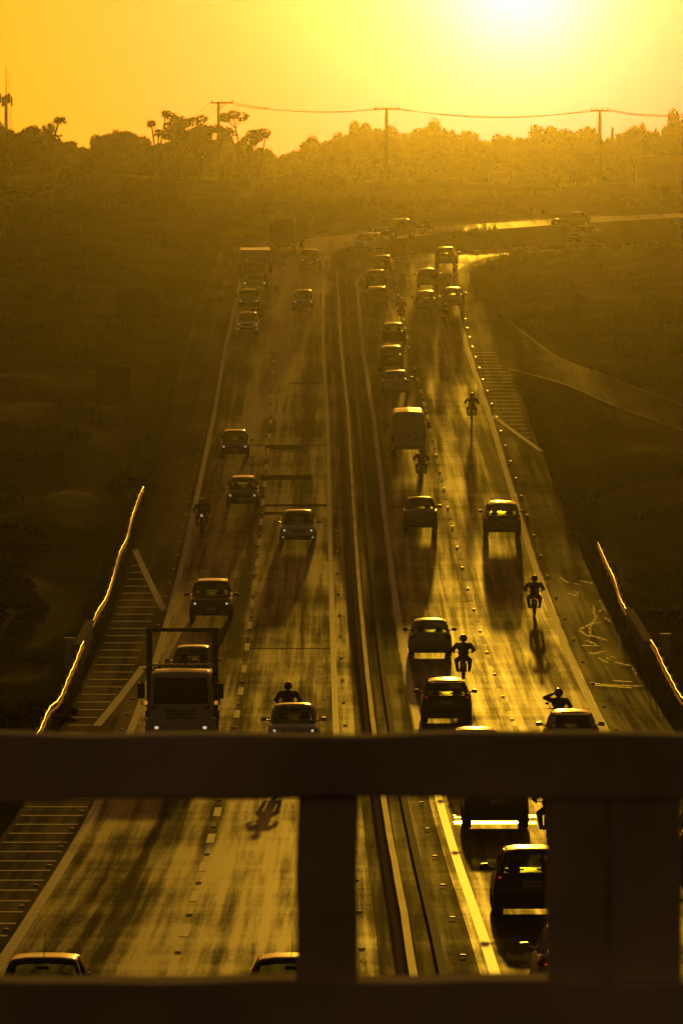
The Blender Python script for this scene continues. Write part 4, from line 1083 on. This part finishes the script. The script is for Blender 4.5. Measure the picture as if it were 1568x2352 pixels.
# communication mast
r = empty('communication_mast', (px2x(15, 1180), 1180, 40)); tag(r, 'tall communication mast with clustered antennas at the left edge', 'mast'); zt = -(152-CY0)*1180/F-40
MB().tube([(0, 0, 0), (0, 0, zt*.82)], [.42, .26], 12).build('pole', M['black'], r)
MB().tube([(0, 0, zt*.82), (0, 0, zt)], [.09, .06], 6).build('lightning_rod', M['black'], r)
MB().tube([(.35, 0, zt*.8), (.4, 0, zt*.93)], .04, 6).build('whip_antenna', M['black'], r)
for s in (-1, 1):
    for k in range(18): pass
    MB().tube([(.7+s*.14, 0, 0), (.7+s*.14, 0, zt*.74)], .03, 5).build('ladder_rail', M['black'], r)
m = MB()
for k in range(40): m.box((.7, 0, .4+k*zt*.74/41), (.3, .03, .03))
m.build('ladder_rungs', M['black'], r)['kind'] = 'stuff'
zh = zt*.78
MB().cyl((0, 0, zh), (0, 0, 1), .75, .25, 12).build('head_frame', M['black'], r)
for k in range(6):
    a = k*math.pi/3+.2; x, y = .95*math.cos(a), .95*math.sin(a); MB().box((x, y, zh+(.5 if k % 2 else .0)), (.3, .2, 1.7)).build('panel_antenna', M['black'], r)
MB().cyl((-.4, -.4, zh+.4), (0, 1, 0), .4, .3, 12).build('dish_antenna', M['black'], r)

# ------------------------------------------------------------------ trees
def make_tree(kind, seed):
    rnd = random.Random(seed); H = 12.0; lv = MB(); tr = MB()
    def leaves(c, r, n, s0, s1, flat=.6):
        for _ in range(n):
            while True:
                p = Vector((rnd.uniform(-1, 1), rnd.uniform(-1, 1), rnd.uniform(-1, 1)))
                if p.length < 1: break
            p = p.normalized()*(p.length**.45); p = Vector(c) + Vector((p.x*r[0], p.y*r[1], p.z*r[2]))
            a = Vector((rnd.gauss(0, 1), rnd.gauss(0, 1), rnd.gauss(0, 1)*flat)).normalized(); b = a.cross(Vector((rnd.gauss(0, 1), rnd.gauss(0, 1), rnd.gauss(0, 1)))).normalized()
            s = rnd.uniform(s0, s1); lv.quad(p-a*s, p+b*s*.5, p+a*s, p-b*s*.5)
    lumps = []
    if kind == 'bushy':
        tr.tube([(0, 0, 0), (.1, 0, 3), (0, .1, 6)], [.35, .26, .18], 8)
        for k in range(40):
            a = rnd.uniform(0, 6.28); z = rnd.uniform(.08, .90)*H; R = 5.6*math.sin(min(1, (1.06-z/H)*2.3)*math.pi/2); q = R*rnd.uniform(.35, .9)
            lumps.append(((q*math.cos(a), q*math.sin(a), z), rnd.uniform(1.1, 2.2)))
        for c, r in lumps: leaves(c, (r, r, r*.8), int(190*r), .14, .34); leaves(c, (r*.7, r*.7, r*.6), int(16*r), .8, 1.2)
    elif kind == 'broad':
        tr.tube([(0, 0, 0), (-.1, 0, 4), (.1, .1, 7)], [.4, .3, .2], 8)
        for k in range(24):
            a = rnd.uniform(0, 6.28); q = rnd.uniform(0, 5.6); z = H*(.86-.32*(q/5.6)**2) + rnd.uniform(-1.6, .2)
            lumps.append(((q*math.cos(a), q*math.sin(a), z), rnd.uniform(1.0, 1.9)))
        for k in range(18):
            a = rnd.uniform(0, 6.28); q = rnd.uniform(1, 5.2); lumps.append(((q*math.cos(a), q*math.sin(a), rnd.uniform(1.5, 8)), rnd.uniform(1.3, 2.2)))
        for c, r in lumps: leaves(c, (r, r, r*.7), int(190*r), .13, .32); leaves(c, (r*.7, r*.7, r*.5), int(14*r), .7, 1.1)
    elif kind == 'round':
        tr.tube([(0, 0, 0), (0, 0, 5)], [.3, .2], 8)
        for k in range(60):
            a = rnd.uniform(0, 6.28); u = rnd.uniform(-.9, 1); R = 4.6*math.sqrt(max(0, 1-u*u)); lumps.append(((R*.78*math.cos(a), R*.78*math.sin(a), 7.0+u*4.0), 1.2))
        for c, r in lumps: leaves(c, (r, r, r*.8), 55, .2, .4)
    elif kind == 'conifer':
        tr.tube([(0, 0, 0), (0, 0, 11)], [.22, .04], 8)
        for k in range(26):
            z = 1.5+k*.4; R = 2.3*(1-(z/12.2))+.15
            for q in range(7): a = rnd.uniform(0, 6.28); lumps.append(((R*.7*math.cos(a), R*.7*math.sin(a), z), .35+R*.28))
        for c, r in lumps: leaves(c, (r, r, .25), 16, .15, .3)
    elif kind == 'spindly':
        heads = []
        for k in range(4):
            a = rnd.uniform(0, 6.28); h = rnd.uniform(7.5, 11.3); q = rnd.uniform(.8, 2.4); e = (q*math.cos(a)*1.2, q*math.sin(a), h)
            tr.tube([(.1*math.cos(a), .1*math.sin(a), 0), (e[0]*.25, e[1]*.25, h*.45), (e[0]*.8, e[1]*.8, h*.8), e], [.22, .18, .14, .09], 6); heads.append(e)
            for j in range(3):
                b = rnd.uniform(0, 6.28); f = (e[0]+1.3*math.cos(b), e[1]+1.3*math.sin(b), h+rnd.uniform(-1.2, .5)); tr.tube([(e[0]*.8, e[1]*.8, h*.8), f], [.09, .06], 5); heads.append(f)
        for e in heads: leaves(e, (.95, .95, .75), 130, .16, .4)
    elif kind == 'palmlike':
        heads = []
        for k in range(3):
            a = k*2.1+rnd.random(); h = 11.5-k*1.7; e = (1.5*math.cos(a), 1.2*math.sin(a), h); tr.tube([(0, 0, 0), (e[0]*.3, e[1]*.3, h*.5), e], [.20, .16, .12], 6); heads.append(e)
        for e in heads:
            for k in range(60):
                a = rnd.uniform(0, 6.28); u = rnd.uniform(-1.1, 1.3); v = Vector((math.cos(a), math.sin(a), u)).normalized(); n_ = v.cross(Vector((0, 0, 1))).normalized(); l = rnd.uniform(.7, 1.15); E = Vector(e)
                lv.quad(E, E+v*l*.5+n_*.12, E+v*l-Vector((0, 0, .25)), E+v*l*.5-n_*.12)
            leaves(e, (.6, .6, .6), 90, .12, .3)
    for c, r in lumps[::3]:
        if kind != 'conifer': tr.tube([(0, 0, min(5, c[2]*.5)), (c[0]*.5, c[1]*.5, c[2]*.75), c], [.12, .07, .03], 5)
    return tr, lv
TP = {}
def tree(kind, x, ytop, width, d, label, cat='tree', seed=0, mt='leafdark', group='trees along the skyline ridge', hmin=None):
    k = (kind, seed)
    if k not in TP:
        a, b = make_tree(kind, seed*17+3); TP[k] = (a.mesh('trunk', M['bark'], True), b.mesh('crown', M[mt]))
    X = px2x(x, d); zb = zground(X, d) - .2; H = -(ytop-CY0)*d/F - zb
    r = empty('tree', (X, d, zb)); tag(r, label, cat, group)
    for nm, me in zip(('trunk', 'crown'), TP[k]):
        o = bpy.data.objects.new(nm, me); COL.objects.link(o); o.parent = r
    w = {'bushy': 12.5, 'broad': 13, 'round': 11, 'conifer': 4.6, 'spindly': 6, 'palmlike': 4}[kind]
    s = width*d/F/w; r.scale = (s, s, H/12.2); r.rotation_euler = (0, 0, random.uniform(0, 6.28) if kind not in ('spindly', 'palmlike') else 0); return r
rt = random.Random(11)
SKY = [(0, 277), (20, 278), (50, 290), (80, 280), (105, 300), (150, 316), (190, 322), (232, 306), (285, 291), (330, 300), (350, 310), (400, 300), (450, 300), (480, 310), (520, 306), (570, 320), (610, 338), (640, 342), (680, 326), (720, 311), (760, 303), (800, 290), (830, 273), (870, 285), (915, 288), (950, 293), (985, 280), (1015, 268), (1060, 284), (1100, 291), (1150, 306), (1180, 308), (1210, 297), (1260, 286), (1310, 279), (1350, 284), (1390, 305), (1420, 310), (1450, 290), (1480, 280), (1520, 270), (1560, 252), (1600, 248)]
sk = lerp_table(SKY)
N1 = ['tree topping the ridge', 'crown on the ridge line', 'dark leafy tree on the skyline']
def where(x):
    L_ = [(0, 'under the communication mast'), (119, 'by the short left pole'), (290, 'left of the spindly grove'), (420, 'behind the spindly grove'), (502, 'behind the braced pole'), (565, 'behind the twin-stemmed tree'), (640, 'at the dip in the skyline'), (760, 'on the rise left of the ridge pole'), (887, 'behind the ridge pole'), (1015, 'under the highest ridge wires'), (1170, 'in the saddle beneath the sun'), (1300, 'on the hump left of the pole in the glare'), (1376, 'behind the pole in the glare'), (1480, 'by the clipped round crown'), (1568, 'at the right edge')]
    return min(L_, key=lambda q: abs(q[0]-x))[1]
used = {}
def lab(base):
    used[base] = used.get(base, 0)+1; n = used[base]
    return base if n == 1 else base + ', ' + ['', '', 'next one to the right', 'third one along', 'fourth one along', 'fifth one along', 'sixth one along'][min(n, 6)]
# skyline row
x = -20
i = 0
while x < 1610:
    kd = ['bushy', 'broad', 'bushy', 'bushy', 'broad'][i % 5]; w = rt.uniform(85, 135)
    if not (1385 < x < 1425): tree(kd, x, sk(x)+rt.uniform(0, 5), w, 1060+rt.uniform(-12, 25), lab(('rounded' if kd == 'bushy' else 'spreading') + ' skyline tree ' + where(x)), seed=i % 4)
    x += w*.34; i += 1
# lower row filling the slope below
x = -30; i = 0
while x < 1620:
    w = rt.uniform(95, 150); kd = ['bushy', 'bushy', 'broad'][i % 3]
    tree(kd, x, sk(x)+rt.uniform(10, 36), w, 1005+rt.uniform(-15, 15), lab(('bushy' if kd == 'bushy' else 'wide') + ' lower-slope tree ' + where(x)), seed=(i+1) % 4, group='trees on the wooded slope'); x += w*.4; i += 1
x = -20; i = 0
while x < 1620:
    w = rt.uniform(110, 160)
    tree('bushy', x, 395+rt.uniform(-25, 12) + (25 if x > 720 else 0), w, 950+rt.uniform(-12, 12), lab('shrubs at the slope foot ' + where(x)), 'bush', seed=i % 4, group='shrubs at the foot of the slope'); x += w*.55; i += 1
# characters of the skyline
tree('spindly', 380, 246, 75, 915, 'tall spindly tree with tufted crown at the left of the grove', seed=1)
tree('palmlike', 362, 250, 66, 912, 'palm-like tuft standing proud of the grove at upper left', seed=2)
tree('spindly', 415, 262, 90, 918, 'thin-stemmed tree in the middle of the grove', seed=3)
tree('spindly', 462, 270, 95, 920, 'leaning thin-stemmed tree at the right of the grove', seed=4)
tree('spindly', 560, 250, 95, 912, 'twin-stemmed sparse tree just right of the braced pole', seed=5)
tree('palmlike', 597, 305, 56, 914, 'small tufted stem right of the twin-stemmed tree', seed=3)
tree('palmlike', 104, 266, 92, 960, 'feathery tree poking above the left treeline over the short pole', seed=4)
tree('broad', 285, 288, 120, 960, 'flat-topped spreading tree in front of the left treeline', seed=2)
tree('round', 1470, 277, 86, 1030, 'clipped round-crowned tree near the right edge', seed=1)
tree('conifer', 1405, 286, 26, 1030, 'small pointed conifer right of the pole in the glare', seed=1)
# shrubs by the road
for q, (x, y, h, w, l) in enumerate(((1560, 545, 3.2, 3.4, 'glinting shrub at the right edge below the ridge'), (30, 1660, 1.2, 4.5, 'leafy bush at the lower left by the railing beam'), (110, 1640, 1.0, 3, 'small bush beside the near left guardrail'), (25, 1290, 2.2, 4.0, 'dim bush on the left edge halfway down'), (8, 1420, 2.4, 4, 'dim bush on the left edge above the parapet'), (1530, 1420, 1.2, 3, 'low bush behind the right culvert marker'), (300, 1120, 1.2, 3, 'weedy clump behind the far end of the left guardrail'))):
    d = y2d(y); X = px2x(x, d); zb = ground_z(X, d)-.3
    if ('bushy', 0) not in TP: pass
    r = empty('shrub', (X, d, zb)); tag(r, l, 'bush'); a, b = TP[('bushy', q % 4)]
    for nm, me in (('stem', a), ('foliage', b)):
        o = bpy.data.objects.new(nm, me); COL.objects.link(o); o.parent = r
    r.scale = (w/12.5, w/12.5, h/12.0); r.rotation_euler = (0, 0, q*1.3)
# houses almost lost in the glare
for x, y0, y1, w, l in ((1146, 412, 444, 40, 'pale house wall low in the trees beneath the sun'), (1012, 415, 446, 34, 'small pale house left of the saddle, almost lost in glare'), (1515, 378, 432, 110, 'long pale house among the trees at the right edge')):
    d = 935.; X = px2x(x, d); z1 = -(y0-CY0)*d/F; z0 = ground_z(X, d)-.3; W_ = w*d/F
    r = empty('house', (X, d, z0)); tag(r, l, 'house'); h = max(2.5, z1-z0)
    MB().box((0, 0, h/2), (W_, 5, h)).build('wall', M['housewall'], r)
    m = MB(); m.loft([[(sx*(W_/2+.3), -2.9, h), (sx*(W_/2+.3), 0, h+1.2), (sx*(W_/2+.3), 2.9, h)] for sx in (-1, 1)]); m.build('roof', M['tiles'], r)
    for q in (-.25, .25): f = MB().box((q*W_, -2.52, h*.55), (.9, .06, .9)).build('window', M['darkglass'], r)
    MB().box((0, -2.52, .95), (.8, .06, 1.9)).build('door', M['wood_pole'], r)

# ------------------------------------------------------------------ grass
rg_ = random.Random(5); G = MB(); vs, fs = G.v, G.f
def blade(x, y, z, h, w, n):
    for _ in range(n):
        a = rg_.uniform(0, 6.28); b = rg_.uniform(0, 6.28); l = rg_.uniform(.1, .5)*h; ox, oy = rg_.gauss(0, .12), rg_.gauss(0, .12)
        X, Y = x+ox, y+oy; dx, dy = math.cos(a)*w, math.sin(a)*w; k = len(vs)
        vs.extend([(X-dx, Y-dy, z-.05), (X+dx, Y+dy, z-.05), (X+math.cos(b)*l, Y+math.sin(b)*l, z+h*rg_.uniform(.6, 1.1))]); fs.append((k, k+1, k+2))
cnt = 0
while cnt < 24000:
    u = rg_.random(); d = 140*(6.4**u)
    X = rg_.uniform(-1.06, 1.06)*CX*d/F
    if d > 895: continue
    el, er = XL(leftedge(min(d, 759)), min(d, 759)), XR(rightedge(min(d, 699)), min(d, 699))
    if d < 760 and el-.15 < X < XL(1.3, d): continue
    if d < 758 and XR(1.3, min(d, 758)) <= X < XR(rightedge(min(d, 758)), min(d, 758))+.15 : continue
    if d < 645 and XL(.6, d) <= X < er+.15 : continue
    dn = noise.noise(Vector((X*.11, d*.05, 4))) + .6*noise.noise(Vector((X*.3, d*.16, 8)))
    near = min(abs(X-el), abs(X-er)) < 1.2 and d < 690
    if dn < .10 + .0002*d and not near: continue
    if side_dist(X, d) < 1: continue
    h = .22 + .65*max(0, dn) + (.12 if near else 0)
    blade(X, d, ground_z(X, d), h*(1+.0006*d), .028*(d/250), 5); cnt += 1
go_ = G.build('grass', M['grass'], fixn=False); tag(go_, 'rough grass and weeds over the slopes either side of the highway', 'grass', kind='stuff')
# ------------------------------------------------------------------ haze (kept last)
hz = MB().box((0, 1265, 32), (1300, 2690, 90)).build('haze', None)
hm = bpy.data.materials.new('haze air'); hm.use_nodes = True; nt = hm.node_tree; nt.nodes.remove(nt.nodes['Principled BSDF'])
pv = nt.nodes.new('ShaderNodeVolumePrincipled'); pv.inputs['Color'].default_value = (1, .95, .6, 1)
pv.inputs['Density'].default_value = 0.00009; pv.inputs['Anisotropy'].default_value = .98
nt.links.new(pv.outputs[0], nt.nodes['Material Output'].inputs['Volume'])
hz.data.materials.append(hm); tag(hz, kind='stuff')
hz['label'] = 'golden evening haze over the highway'
